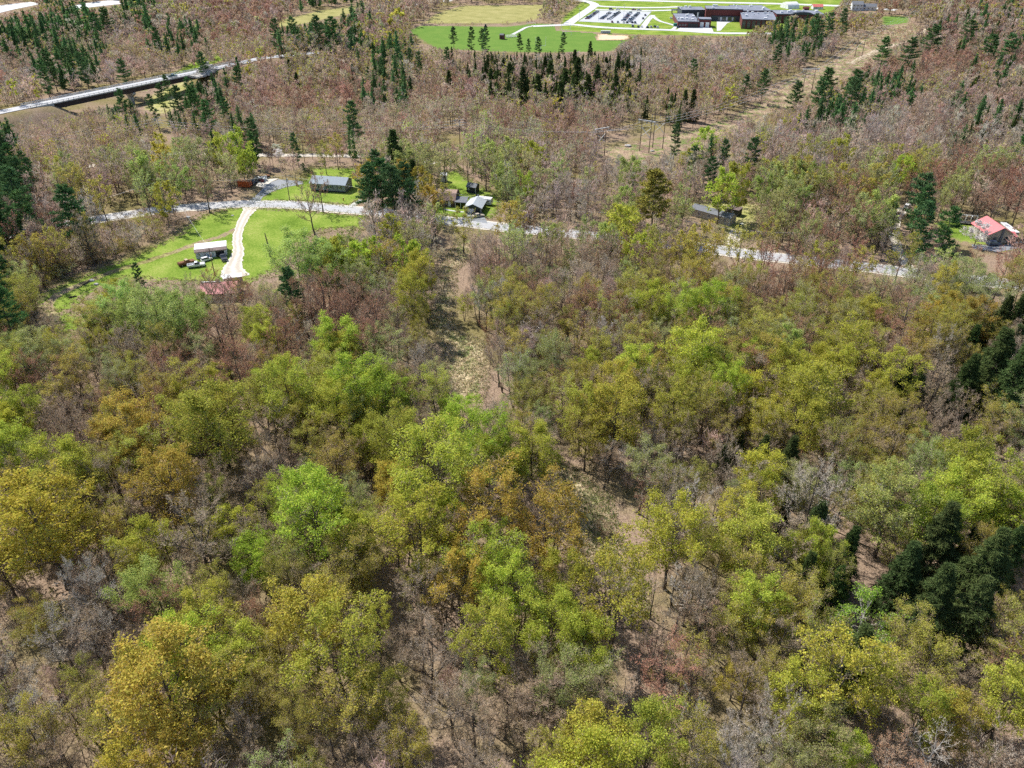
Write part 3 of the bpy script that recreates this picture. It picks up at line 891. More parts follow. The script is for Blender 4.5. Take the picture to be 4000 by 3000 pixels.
def far_tree(seed, kind, n, w):
    """A tree farther off, of n twigs or sprays: unit height and width; faces 0 bark and twigs, 1 leaves."""
    rng = np.random.default_rng(seed)
    A = Acc()
    con = kind in ('pine', 'hemlock')
    cb = {'leafy': .25, 'budding': .30, 'bare': .33, 'pine': .20, 'hemlock': .06, 'shrub': .03}[kind]
    H, W = 16.0, 16.0 * {'leafy': .66, 'budding': .58, 'bare': .54, 'pine': .40, 'hemlock': .42, 'shrub': 1.1}[kind]
    top = H * (.97 if con else .8)
    if kind != 'shrub':
        P = np.array([[0, 0, 0], rng.normal(size=3) * .25 + [0, 0, top * .5], rng.normal(size=3) * .35 + [0, 0, top]])
        A.add(frusta(P[:-1], P[1:], np.array([.2, .15]), np.array([.15, .04]), 3), 0)
    if con:
        # the shaded inner mass of boughs
        ar = np.arange(7) * 2 * np.pi / 7
        zs = np.array([cb + .04, .45, .75]) * H; rs = np.array([.45, .36, .18]) * W * .5
        ring = np.concatenate([np.column_stack([np.cos(ar) * q_ * rng.uniform(.8, 1.2, 7), np.sin(ar) * q_ * rng.uniform(.8, 1.2, 7), np.full(7, z_) + rng.normal(size=7) * .3]) for z_, q_ in zip(zs, rs)] + [[[0, 0, H * .97]]])
        i7 = np.arange(7); j7 = (i7 + 1) % 7
        A.add((ring, np.concatenate([np.stack([i7 + b_, j7 + b_, j7 + b_ + 7], 1) for b_ in (0, 7)] + [np.stack([i7 + b_, j7 + b_ + 7, i7 + b_ + 7], 1) for b_ in (0, 7)] + [np.stack([i7 + 14, j7 + 14, np.full(7, 21)], 1)])), 1)
        nw = int(np.clip(n / 9, 5, 26))
        f = np.sort(rng.uniform(0, 1, n)) if kind == 'hemlock' else np.clip((np.floor(rng.uniform(0, nw, n)) + .5) / nw + rng.normal(size=n) * .012, 0, 1)
        prof = np.minimum(1, (f + .16) / .3) * (1 - f) ** (.62 if kind == 'pine' else .88) * W * .5 + .15
        az = rng.uniform(0, 6.28, n)
        lump = (1 + .3 * np.sin(az * 3 + f * 23 + seed)) * (.65 + .5 * rng.random(nw + 2)[np.clip((f * nw).astype(int), 0, nw)])
        rr = prof * np.sqrt(rng.uniform(.08, 1, n)) * lump
        C = np.column_stack([np.cos(az) * rr, np.sin(az) * rr, H * (cb + (1 - cb) * f) + (rr * .12 if kind == 'pine' else -rr * .22)])
        D = norm(np.column_stack([np.cos(az), np.sin(az), np.full(n, .25 if kind == 'pine' else -.35)]) + rng.normal(size=(n, 3)) * .4)
        L = (W * .2 * (1.1 - .55 * f) * rng.uniform(.6, 1.3, n))[:, None]
        A.add(slivers(C - D * L * .5, C + D * L * .5, np.full(n, w), rng), 1)
        return A.arrays(), H, W
    # limbs
    m = 6 if n > 100 else 4
    az = rng.uniform(0, 6.28, m)
    B = np.column_stack([np.cos(az) * W * .3, np.sin(az) * W * .3, rng.uniform(.65, .92, m) * H])
    A0 = np.column_stack([np.zeros(m), np.zeros(m), B[:, 2] - H * .28])
    A.add(slivers(A0, B, np.full(m, max(.16, w * .8)), rng), 0)
    # lumps of twigs and leaves fill the crown
    q = max(6, n // 12)
    f = rng.uniform(0, 1, q); az = rng.uniform(0, 6.28, q)
    rr = np.sqrt(np.maximum(.03, 1 - ((f - .45) / .6) ** 2)) * W * .5 * np.sqrt(rng.uniform(.05, 1, q))
    LC = np.column_stack([np.cos(az) * rr, np.sin(az) * rr, H * (cb + (1 - cb) * (f * .9 + .03))])
    nt = {'bare': n, 'budding': int(n * .62), 'leafy': int(n * .28), 'shrub': int(n * .6)}[kind]
    nl = n - nt if kind != 'bare' else max(2, n // 12)
    pick = rng.integers(0, q, nt)
    C = LC[pick] + rng.normal(size=(nt, 3)) * np.array([.085, .085, .06]) * W
    D = norm(np.column_stack([C[:, 0], C[:, 1], C[:, 2] * 0 + W * .42]) / W * 2 + rng.normal(size=(nt, 3)) * .55)
    L = H * .1 * rng.uniform(.6, 1.5, (nt, 1))
    A.add(slivers(C - D * L * .5, C + D * L * .5, np.full(nt, w), rng), 0)
    pick = rng.integers(0, q, nl)
    C = LC[pick] + rng.normal(size=(nl, 3)) * np.array([.085, .085, .055]) * W
    A.add(leaves(C, np.full(nl, w * {'leafy': 2.6, 'budding': 2.0, 'bare': 1.5, 'shrub': 1.8}[kind]), rng), 1)
    return A.arrays(), H, W

LODS = [(250, 430, .19), (420, 190, .37), (620, 140, .62), (9999, 84, 1.05)]
for k in ('leafy', 'budding', 'bare', 'pine', 'hemlock', 'shrub'):
    PFAR[k] = []
    for li, (_, n, w) in enumerate(LODS):
        _seed += 10
        if k in ('pine', 'hemlock'): n, w = int(n * 1.1), w * 1.9
        if k == 'shrub': n, w = max(24, int(n * .13)), w * 2.2
        if k == 'leafy': n, w = int(n * .8), w * 1.15
        PFAR[k].append([far_tree(_seed + i, k, n, w) for i in range(4)])
# ------------------------------------------------------------------ plants: where they stand
# what grows where, read off the photograph in cells of 100 x 100 pixels at the height of the crowns
ZONES = """2b 4p 2b 4r 2p 20b 4b 2x
4p 2b 2p 3b 3p 2o 14b 2p 5b 3x
1b 3p 5b 3o 2b 2p 2b 7h 6b 4b 3r 2x
2o 2p 2o 3p 5b 2p 3b 6h 4b 2b 2o 3p 2b 2x
4o 4p 4b 2o 5b 3o 4b 1h 2o 3b 2p 3b 3x
1p 4o 3b 2p 3o 1p 7s 5b 1o 1L 3o 1x 5b 3x
1p 4b 4s 1p 2b 2p 1o 5s 2o 4b 1o 1p 5b 3o 4b
1p 2b 2o 2s 3b 4b 2p 1h 1o 2s 4b 1s 2o 3b 2s 5o 1s 2b
1p 2o 3b 4b 2r 3o 3b 2s 3b 3o 2s 2b 3b 2s 2p 3b
1p 2b 3o 4o 2o 2s 3o 3b 4s 2o 4b 4r 2b 2o 2b
1b 5o 4o 3s 2L 2o 3b 3o 3b 2o 4r 3r 3b 2o
1p 4b 3s 2o 1s 1p 2r 4o 2b 5b 3b 2o 3r 2o 3b 2r
1p 3b 4S 1o 2b 3r 2b 2o 1b 3b 3r 3L 1o 3b 2o 2r 2O 2h
1o 3Y 3b 2r 2r 4r 2b 1o 2b 2b 3b 3b 2L 1s 3o 2r 2O 2h
2o 4b 2r 2r 3o 3Y 2b 1r 3b 2o 3L 1Y 2o 3Y 2b 2b 3h
1L 3o 3b 2Y 1o 2L 3L 2b 1r 2o 2o 3L 2Y 1o 3Y 3b 1Y 5h
1L 3b 3r 3Y 2L 2Y 1b 2L 2b 3o 3Y 2o 2b 3Y 2b 2o 3h 1b
1L 4b 2O 3o 2b 2o 3L 2L 1o 3Y 2b 3o 2h 2b 3o 3b 2o
1L 4b 2O 2o 2b 2o 1O 4L 2o 2b 1b 3b 2b 2o 2s 3b 2s 1L 2b
3Y 2b 2O 2o 2b 3L 1o 3L 3O 2b 2b 2g 2o 1Y 3s 2s 2s 2L 1L
3Y 2b 2o 2b 2o 3L 1r 3Y 4O 1b 2b 2g 1o 2Y 2h 2s 2h 3L 1L
4Y 4b 2g 3L 2o 3Y 4O 1b 2g 1o 3Y 2h 1L 3h 3h 2L
2Y 3b 2L 3g 2L 3o 3Y 3O 2L 1Y 2g 2b 2Y 1b 3h 3h 3L
1b 3b 2L 2r 2o 2L 2o 3Y 2O 3Y 3Y 2b 2Y 1g 5h 3s 2o
2b 3b 2O 1r 2o 1o 3Y 2o 2b 4Y 2O 2b 2r 1o 2Y 2L 5h 2o
1b 4b 4Y 2o 2Y 2L 2b 1o 4Y 2L 1s 3b 3O 2Y 2h 2Y 1h 2o
2b 3o 4O 2o 3L 2o 2b 3Y 2L 2s 4r 3Y 2Y 2o 1L 3o
2b 3Y 4O 2b 3o 2L 2b 2b 2o 2s 3r 3b 4Y 1Y 2L 3o
3b 1Y 5O 3b 3b 2b 3b 3Y 2b 4g 2Y 2L 2g 2Y 3o
3b 2o 4O 2b 4b 3b 2b 4Y 2L 4g 3L 2b 3g 2Y"""
GRID = ["".join(int(t[:-1]) * t[-1] for t in row.split()) for row in ZONES.split("\n")]
assert all(len(r) == 40 for r in GRID), [len(r) for r in GRID]

COLOURS = {   # own colour of the leaves or buds (linear), twig bark (0 grey .. 1 reddish)
 'L': ((0.415, 0.490, 0.075), .40), 'Y': ((0.450, 0.440, 0.075), .45), 'O': ((0.470, 0.375, 0.080), .5), 'o': ((0.420, 0.390, 0.085), .40),
 's': ((0.400, 0.430, 0.160), .22), 'S': ((0.400, 0.470, 0.140), .3), 'b': ((0.380, 0.290, 0.190), .42), 'r': ((0.440, 0.235, 0.140), .80), 'g': ((0.40, 0.37, 0.29), .08),
 'p': ((0.105, 0.190, 0.070), .5), 'q': ((0.24, 0.23, 0.055), .5), 'h': ((0.085, 0.120, 0.040), .5), 'd': ((0.4, 0.4, 0.35), .0), 'w': ((0.80, 0.76, 0.68), .3), 'B': ((0.25, 0.39, 0.06), .1)}
MIX = {   # in a zone of one look the trees still differ
 'L': 'LLLoYobosb', 'Y': 'YYYoobLbob', 'O': 'OOOoobobYb', 'o': 'ooooobbYsborb', 's': 'sssossbSob', 'S': 'SSSSsSobs', 'b': 'bbbbogobrobsbgbob', 'x': 'hobpbobogbr', 'r': 'rrrrbrborb', 'g': 'ggbgbogdb',
 'p': 'pppbpobob', 'h': 'hhhhohbbo'}
KIND = {'L': 'leafy', 'Y': 'leafy', 'O': 'leafy', 'o': 'budding', 's': 'budding', 'S': 'leafy', 'b': 'bare', 'r': 'bare', 'g': 'bare', 'd': 'dead', 'p': 'pine', 'q': 'pine', 'h': 'hemlock', 'w': 'leafy', 'B': 'birch'}

# places the photograph shows free of trees in front (pixel outlines)
CLEAR = [
 P_LAWN, [(330,885),(330,850),(600,808),(900,780),(1010,700),(1190,690),(1400,690),(1420,770),(1430,845),(1150,822),(950,815),(600,840)],
 [(1205,690),(1390,690),(1385,760),(1205,760)], [(1690,740),(1870,700),(1960,780),(1990,880),(1700,850)], [(1715,660),(1750,660),(1830,700),(1830,740),(1720,740)],
 [(2690,795),(2960,795),(2960,890),(2850,890),(2690,845)], [(2770,965),(3110,1005),(3110,1035),(2770,995)], [(3340,1030),(3590,1060),(3590,1095),(3340,1060)], [(3760,1085),(4000,1110),(4000,1140),(3760,1115)],
 [(3640,850),(3800,838),(3990,850),(3990,940),(3850,960),(3640,940)],
 [(-200,480),(0,415),(400,325),(880,235),(880,262),(800,290),(480,392),(190,440),(0,452),(-200,500)], [(500,360),(600,340),(760,310),(700,400),(600,430),(540,430)],
 [(1600,100),(2200,85),(2480,120),(2390,195),(2000,198),(1620,170)], [(2200,95),(2320,0),(3300,0),(3240,40),(3030,60),(2900,135),(2200,130)],
 [(1660,80),(1800,28),(2120,24),(2100,60),(1980,75)], [(1060,95),(1250,45),(1450,28),(1330,62),(1150,92)], [(3440,66),(3550,66),(3550,103),(3450,100)],
 [(2330,570),(2480,556),(2700,515),(2950,415),(3100,320),(3250,245),(3340,180),(3440,115),(3560,100),(3600,120),(3450,190),(3330,280),(3200,350),(3050,410),(2900,450),(2700,560),(2550,590),(2350,610)],
 P_PATH1, [(1740,960),(1850,940),(1820,1100),(1780,1230),(1900,1340),(1905,1500),(1760,1500),(1690,1300),(1690,1080)], [(2170,1840),(2330,1860),(2440,1970),(2460,2180),(2330,2170),(2260,2050),(2170,1950)],
 P_LOT_A, P_LOT_B, [(1690,490),(1830,470),(1830,530),(1760,540)], [(2340,520),(2600,450),(2600,560),(2350,590)], [(3310,130),(3390,130),(3390,225),(3310,225)],
 [(3320,0),(3430,0),(3430,42),(3320,42)], [(1000,600),(1300,602),(1300,616),(1000,614)], [(650,592),(760,592),(760,606),(650,606)],
 [(620,465),(660,465),(660,540),(620,540)],
]

# trees the eye can pick out: crown centre (pixels / 1.808), crown width, look
PICKED = """625 850 110 L;770 835 120 L;835 850 90 L;850 955 115 L;945 1015 175 L;838 1045 80 O;690 1110 150 L;760 1160 90 L;1050 1085 150 O;900 1150 150 Y;1180 1130 150 O;1062 1195 130 L;450 925 150 Y;400 870 60 Y
365 1040 120 O;85 1130 165 Y;25 985 95 L;20 920 60 Y;322 1275 105 S;430 1340 110 Y;395 1400 130 L;350 1500 190 O;740 1395 170 Y;820 1500 90 Y;1190 1340 120 Y;1330 1270 160 Y;1270 1390 110 L;1390 795 85 L;1360 830 60 L;1505 750 105 L;1530 790 70 L;1565 840 85 L
1320 895 115 Y;1460 880 90 Y;1765 850 120 Y;1700 850 60 Y;1620 1150 120 Y;1800 1450 150 Y;1720 1500 120 Y;1870 1340 110 B;1930 1085 120 S;1770 1080 130 g;2060 1085 105 L;2185 1110 85 L;345 680 95 S;280 690 70 S;400 690 80 S;1525 305 42 L;1650 300 34 s;1770 325 38 s;1890 355 40 s
1270 500 50 s;1345 490 70 Y;1110 1020 60 L;1000 905 85 L;960 890 50 L;1085 960 55 L;1405 1600 130 Y;1820 1630 70 L;2000 1530 90 L;2060 1560 80 Y;2115 1010 60 L;545 700 55 L;580 730 60 Y;880 560 70 L;800 600 60 s;640 560 90 S;700 570 80 S;760 540 60 s
670 430 60 r;700 640 90 r;520 640 60 r;820 690 90 r;740 680 70 r;480 730 80 r;510 790 100 r;1910 620 70 r;1960 680 80 r;1700 620 70 r;1840 590 60 r;1650 640 60 r;1130 620 60 r;1190 560 50 r;1240 780 60 r
640 720 60 d;1470 640 60 g;1560 1060 50 b;1460 1000 60 b;1420 960 70 b;1500 1100 100 g;1450 1150 60 g;980 1390 40 d;1350 1480 60 d;2010 1620 100 d;1490 1540 80 g;1280 700 60 b;540 1160 80 b;430 1150 130 b;640 1040 60 b;1570 990 70 b
630 640 62 p;15 700 70 p;60 480 55 p;35 430 60 p;158 470 62 p;760 270 48 p;545 300 38 p;855 335 62 h;822 405 80 p;850 420 70 p;795 420 60 p;300 605 26 p;1415 435 85 q;1990 440 75 p;2035 515 62 p;1990 500 60 p;1460 305 30 p;1622 345 42 p;1600 400 30 s
2140 800 110 h;2190 830 110 h;2085 830 80 h;2180 760 70 h;2030 1170 110 h;2130 1230 120 h;1950 1250 100 h;2010 1300 110 h;2090 1330 110 h;2180 1200 70 h;1760 1150 90 h;1695 1000 70 h;1640 990 60 h;1440 1030 60 o;440 618 42 b;468 626 40 b;495 620 38 b;520 628 40 o;412 624 40 b;455 602 34 r;480 634 44 b
980 82 17 p;1018 86 22 p;1050 90 24 p;1042 88 18 p;1125 96 15 p;1142 104 12 p;1163 106 18 p;1217 97 20 p;1275 110 18 h;2010 92 40 p;2090 78 38 p;2135 112 40 p;2180 110 40 p;1907 120 30 p;1965 122 34 p;1715 220 34 p;1790 195 40 p;1840 195 45 p;1840 215 40 p;1770 215 35 p;1790 60 28 p;1825 50 26 p;1765 75 35 p;1760 60 22 p;1685 95 18 p;1675 130 26 p
265 160 26 p;600 105 30 p;640 100 30 p;720 95 40 p;690 100 30 p;860 130 20 p;885 130 18 p;905 140 22 p;965 130 22 p;340 90 24 p;210 60 30 p;230 50 26 p;110 150 30 p;150 140 34 p;180 150 30 p;95 170 30 p;420 230 32 p;385 225 30 p;350 215 24 p;360 190 20 p;450 260 34 p;330 235 24 p;490 250 30 p;410 200 26 p;265 230 26 p;440 150 24 p;515 180 26 p
1650 185 26 p;1500 225 30 h;1480 225 28 h;1060 180 30 h;1100 170 34 h;1130 180 36 h;1160 200 40 h;1190 170 40 h;1220 190 40 h;1250 160 36 h;1210 215 40 h;1270 200 40 h;1290 170 30 h;1310 150 24 h;1240 135 26 h;1330 190 30 h;1180 150 26 h;1090 150 22 h;1345 155 22 h;640 180 20 h;625 150 18 h;760 160 18 h;970 180 26 h;1140 255 28 s;1030 250 30 s;1500 160 26 p;1610 190 20 p
870 375 40 O;905 390 36 O;790 380 44 O;1010 340 50 s;1050 345 50 s;1100 340 50 s;1140 360 50 s;960 340 50 s;900 345 50 s;930 360 46 s;1170 390 44 s;1205 375 40 s;1130 400 40 L;480 325 44 L;515 320 50 L;490 360 40 s;350 340 40 Y;345 310 26 Y;400 330 44 s;430 330 50 s;240 345 40 s;530 350 36 L;1560 410 60 L;1590 400 60 Y;1940 370 40 L;350 430 44 Y;440 400 30 s
1520 530 80 o;1600 530 60 o;770 365 28 b;725 315 34 o;700 330 30 o;640 320 26 p;600 330 20 w;595 318 18 w;2115 500 40 w;1370 550 60 L;960 420 30 o;930 430 40 O;925 415 40 O;250 640 50 Y;1180 650 60 o;1270 640 60 o;900 520 60 s;940 470 50 s;1000 480 50 o;1100 470 60 o;690 400 40 r"""
picked = []
for it in PICKED.replace("\n", ";").split(";"):
    a = it.split()
    picked.append((float(a[0]) * 1.808, float(a[1]) * 1.808, float(a[2]) * 1.808, a[3]))

rng = np.random.default_rng(7)
TREES = []      # x, y, H, W, look

def crown_c(kind): return 0.55 if kind in ('pine', 'hemlock') else 0.66
for px, py, w, look in picked:
    kind = KIND[look]
    h = 14.0
    for _ in range(3):
        p = G(px, py, h * crown_c(kind))
        d = (p - cam.location).length
        W = w * d / FPX
        h = {'leafy': W * 1.5 + 4.0, 'budding': W * 1.5 + 5, 'bare': W * 1.5 + 5, 'dead': W * 1.1 + 5, 'pine': W * 1.7 + 6, 'hemlock': W * 1.5 + 4.5, 'birch': W * 1.2 + 4}[kind]
        h = min(max(h, 4.0), 24.0)
        if look == 'w': h = W * 1.1
    TREES.append([p.x, p.y, h, W, look, True])
n_picked = len(TREES)

HR = {'leafy': (13.5, 20, .52), 'budding': (12, 18.5, .47), 'bare': (11, 18.5, .45), 'dead': (9, 14, .5), 'pine': (14, 22, .40), 'hemlock': (10, 18, .42), 'birch': (11, 15, .5)}
cand = []
def spacing(y): return 5.3 - .5 * min(1, max(0, (y - 90) / 90)) + 0.0035 * max(0, y - 200) + 0.0015 * max(0, y - 500)
yy = 46.0
while yy < 1090:
    s = spacing(yy)
    half = (yy * CP + CAM_H * SP) * 2000 / FPX + 14 + yy * .03
    xs = np.arange(-half, half, s)
    cand.append(np.column_stack([xs + rng.uniform(-.46, .46, len(xs)) * s + (rng.random() - .5) * s, np.full(len(xs), yy) + rng.uniform(-.46, .46, len(xs)) * s]))
    yy += s * .92
cand = np.concatenate(cand)
keep = np.ones(len(cand), bool)
for poly in OPEN: keep &= ~inpoly(cand[:, 0], cand[:, 1], poly)
for pts, w in ROADS: keep &= seg_dist(cand[:, 0], cand[:, 1], pts) > w + 0.6
keep &= seg_dist(cand[:, 0], cand[:, 1], [BR_L, BR_R]) > 7
cand = cand[keep]

UNIT = []
for a in (-.42, -.2, 0, .2, .42):
    for b in (0, .25, .5, .75, 1.0):
        UNIT.append((a, b))
def hides(T):
    """Share of each tree (x, y, h, w, conifer) that stands before a place the photograph shows open."""
    T = np.asarray(T, float)
    q = []
    z0 = terrain(T[:, 0], T[:, 1])
    for a, b in UNIT:
        ww = np.where(T[:, 4] > 0, 1 - .85 * b, math.sin(math.pi * min(1, .12 + .8 * b)))
        cbz = np.where(T[:, 4] > 0, .12, .3)
        q.append(np.column_stack([T[:, 0] + a * ww * T[:, 3], T[:, 1], z0 + T[:, 2] * (cbz + (1 - cbz) * b)]))
    for b in (0, .1, .2): q.append(np.column_stack([T[:, 0], T[:, 1], z0 + T[:, 2] * b]))
    q = np.stack(q, 1)
    u, v, _ = project(q)
    n = np.zeros(u.shape, bool)
    for poly in CLEAR:
        a = np.array(poly)
        box = (u >= a[:, 0].min()) & (u <= a[:, 0].max()) & (v >= a[:, 1].min()) & (v <= a[:, 1].max())
        if box.any():
            n[box] |= inpoly(u[box], v[box], poly)
    return n.mean(1)

# drop the candidates under the picked trees
for t in TREES:
    cand = cand[((cand - np.array(t[:2])) ** 2).sum(1) > (t[3] * .36 + 1.2) ** 2]
draft = []
_ph = np.random.default_rng(77).uniform(0, 6.28, (6, 3))
def stand(x, y, s=1.0):
    return sum(math.sin(x * s * math.cos(p[0]) / (17 + 9 * i) + y * s * math.sin(p[0]) / (17 + 9 * i) + p[1]) for i, p in enumerate(_ph)) / 1.6
for x, y in cand:
    u, v, _ = project(np.array([[x, y, 8.0]]))
    col, row = int(np.clip((u[0] + rng.normal() * 22) // 100, 0, 39)), int(np.clip((v[0] + rng.normal() * 16) // 100, 0, 29))
    m = MIX[GRID[row][col]]
    look = m[int(rng.integers(len(m)))]
    st = stand(x, y)
    if y > 150 and look in 'bgo' and rng.random() < .6:      # stands of one kind
        look = 'g' if st < -.9 else 'b' if st < -.1 else 'o' if st < .6 else 's' if st < 1.1 else 'r'
    kind = KIND[look]
    lo, hi, asp = HR[kind]
    h = rng.uniform(lo, hi)
    if y > 230: h *= .93 * (1 + .16 * math.tanh(stand(y, x, .8)))
    if rng.random() < .16: h *= rng.uniform(.45, .75)
    w = h * asp * rng.uniform(.8, 1.2)
    draft.append([x, y, h, w, look, False])
hid = hides([[d[0], d[1], d[2], d[3], d[4] in 'ph'] for d in draft])
TREES += [d for d, s in zip(draft, hid) if s <= .12]
again = [d for d, s in zip(draft, hid) if s > .12]
for k_ in (.62, .4):          # a lower tree may fit where a full one would hide something
    again = [[d[0], d[1], d[2] * k_, d[3] * k_, d[4], False] for d in again]
    h2 = hides([[d[0], d[1], d[2], d[3], d[4] in 'ph'] for d in again])
    TREES += [d for d, s in zip(again, h2) if s <= .12 and rng.random() < .8]
    again = [[d[0], d[1], d[2] / k_, d[3] / k_, d[4], False] for d, s in zip(again, h2) if s > .12]
# where a full tree would hide too much, a low shrub may stand
SHRUBS = []
for d in again:
    if rng.random() < .8:
        SHRUBS.append([d[0], d[1], rng.uniform(1.2, 3.2), rng.uniform(1.8, 4.0), d[4]])
# brush along the edges of lawns, roads, the track and the cut
def along(poly_px, n, spread, lo, hi, looks, inside=False):
    pts = px_poly(poly_px) if not inside else None
    if inside:
        P = px_poly(poly_px); a = np.array(P)
        k = 0
        while k < n:
            x, y = rng.uniform(a[:, 0].min(), a[:, 0].max()), rng.uniform(a[:, 1].min(), a[:, 1].max())
            if inpoly(np.array([x]), np.array([y]), P)[0]:
                h = rng.uniform(lo, hi); SHRUBS.append([x, y, h, h * rng.uniform(.9, 1.7), looks[int(rng.integers(len(looks)))]]); k += 1
        return
    for _ in range(n):
        i = int(rng.integers(len(pts))); a, b = np.array(pts[i]), np.array(pts[(i + 1) % len(pts)])
        p = a + (b - a) * rng.random() + rng.normal(size=2) * spread
        if inpoly(np.array([p[0]]), np.array([p[1]]), pts)[0] and rng.random() < .85: continue
        h = rng.uniform(lo, hi)
        SHRUBS.append([p[0], p[1], h, h * rng.uniform(.9, 1.6), looks[int(rng.integers(len(looks)))]])
along(P_LAWN, 260, 3.5, .8, 2.6, 'obobbsY')
along(P_RANCH, 60, 2.5, .6, 2.0, 'obsY')
along(P_MID, 60, 2.0, .6, 2.0, 'obsL')
along(P_RIGHT, 70, 2.0, .6, 2.2, 'obsY')
along(P_PATH1, 120, 2.5, .6, 2.4, 'obbLs')
along(P_PATH2, 110, 2.5, .5, 2.2, 'obLLs')
along(P_PATH2, 130, 0, .4, 1.4, 'LSLoob', True)
along(P_PATH1, 110, 0, .3, 1.2, 'bobLo', True)
P_THICK = [(40, 970), (330, 902), (600, 852), (735, 832), (705, 900), (560, 962), (440, 1012), (300, 1075), (150, 1140), (40, 1130)]
along(P_THICK, 230, 0, 1.5, 5.0, 'obsbobYb', True)
along([(430, 1110), (560, 1095), (780, 1120), (900, 1180), (700, 1250), (420, 1260), (330, 1300), (360, 1170)], 120, 0, .6, 2.4, 'boborsY', True)
along(P_CUT, 3200, 0, .5, 2.1, 'brbbrbogb', True)
along([(-60, 470), (200, 445), (480, 398), (560, 425), (420, 490), (-60, 520)], 260, 0, 1.0, 4.0, 'bobsob', True)
along(P_CUT, 250, 6, 1.0, 3.0, 'brbobb')
along(P_SPORT, 160, 5, 1.0, 3.0, 'bobb')
for _ in range(2000):      # understorey
    y = 50 + 420 * rng.random() ** .8
    half = (y * CP + CAM_H * SP) * 2000 / FPX + 8
    SHRUBS.append([rng.uniform(-half, half), y, rng.uniform(.8, 3.4), rng.uniform(1.2, 3.6), 'bobbgobLbrbo'[int(rng.integers(12))]])
S = np.array([[s[0], s[1]] for s in SHRUBS])
ok = np.ones(len(S), bool)
for pts, w in ROADS: ok &= seg_dist(S[:, 0], S[:, 1], pts) > w + .2
ok &= seg_dist(S[:, 0], S[:, 1], [BR_L, BR_R]) > 6
for k, poly in enumerate(OPEN):
    if k in (10, 11, 12): continue
    ins = inpoly(S[:, 0], S[:, 1], poly)
    ok &= ~ins | (seg_dist(S[:, 0], S[:, 1], poly, True) < 1.5)
hid = hides([[s[0], s[1], s[2], s[3], 0] for s in SHRUBS])
lim = np.array([.9 if i in () else .5 for i in range(len(S))])
cut = inpoly(S[:, 0], S[:, 1], OPEN[10]) | inpoly(S[:, 0], S[:, 1], OPEN[11]) | inpoly(S[:, 0], S[:, 1], OPEN[12])
ok &= (hid <= lim) | cut | inpoly(S[:, 0], S[:, 1], px_poly(P_THICK))
SHRUBS = [s for s, o in zip(SHRUBS, ok) if o]
print("trees", len(TREES), "picked", n_picked, "shrubs", len(SHRUBS))
# ------------------------------------------------------------------ plants: build them
SORT = {'r': 'red', 's': 'poplar', 'S': 'poplar', 'w': 'blossom'}
def sort_of(look): return SORT.get(look, KIND[look])
NAME = {'red': 'red_budded_tree', 'poplar': 'poplar_tree', 'blossom': 'blossom_tree', 'leafy': 'maple_tree', 'budding': 'budding_tree', 'bare': 'bare_tree', 'dead': 'dead_tree', 'pine': 'pine_tree', 'hemlock': 'hemlock_tree', 'birch': 'birch_tree'}
LIMIT = {'red': 300, 'poplar': 300, 'blossom': 10, 'leafy': 300, 'budding': 300, 'bare': 300, 'dead': 60, 'pine': 260, 'hemlock': 200, 'birch': 40}
arr = np.array([[t[0], t[1], t[2]] for t in TREES])
u, v, zc = project(np.column_stack([arr[:, 0], arr[:, 1], arr[:, 2] * .6]))
infr = (u > -40) & (u < 4040) & (v > -40) & (v < 3060)
size = arr[:, 2] / zc * infr + np.array([10.0 if t[5] else 0.0 for t in TREES]) * 0
order = sorted(range(len(TREES)), key=lambda i: -(size[i] + (0.02 if TREES[i][5] else 0)))
count = {k: 0 for k in LIMIT}
solo, mass = [], []
for i in order:
    k = sort_of(TREES[i][4])
    if infr[i] and count[k] < LIMIT[k] and (TREES[i][5] or arr[i, 1] < 330):
        count[k] += 1
        solo.append(i)
    else:
        mass.append(i)
print("solo", count, "mass", len(mass))

def jitter(c, r, amt=.16):
    c = np.array(c) * (1 + rng.uniform(-amt, amt))
    c = c * (1 + rng.uniform(-.08, .08, 3))
    return np.clip(c, 0, 1)

SOLO = []       # for the labels
for i in solo:
    x, y, h, w, look, pick = TREES[i]
    k = KIND[look]
    slant = math.hypot(y, CAM_H)
    table = PROTO if (slant < 235 or k not in PMID) else PMID
    if k == 'dead' : table = PROTO
    t, c, H0, W0 = table[k][int(rng.integers(len(table[k])))]
    col, bark = COLOURS[look]
    root = empty(NAME[sort_of(look)], (x, y, float(terrain(x, y)) - .05), rng.uniform(0, 6.28))
    sz, sx = h / H0, w / W0
    root.scale = (sx, sx, sz)
    root.rotation_euler = (rng.normal() * .025, rng.normal() * .025, rng.uniform(0, 6.28))
    rgb = jitter(col, rng)
    for nm, me in (("trunk", t), ("crown", c)):
        o = bpy.data.objects.new(nm, me)
        COL.objects.link(o)
        o.parent = root
        o.color = (*rgb, float(np.clip(bark + rng.normal() * .12, 0, 1)))
    SOLO.append((root, x, y, sort_of(look), look, h, w))

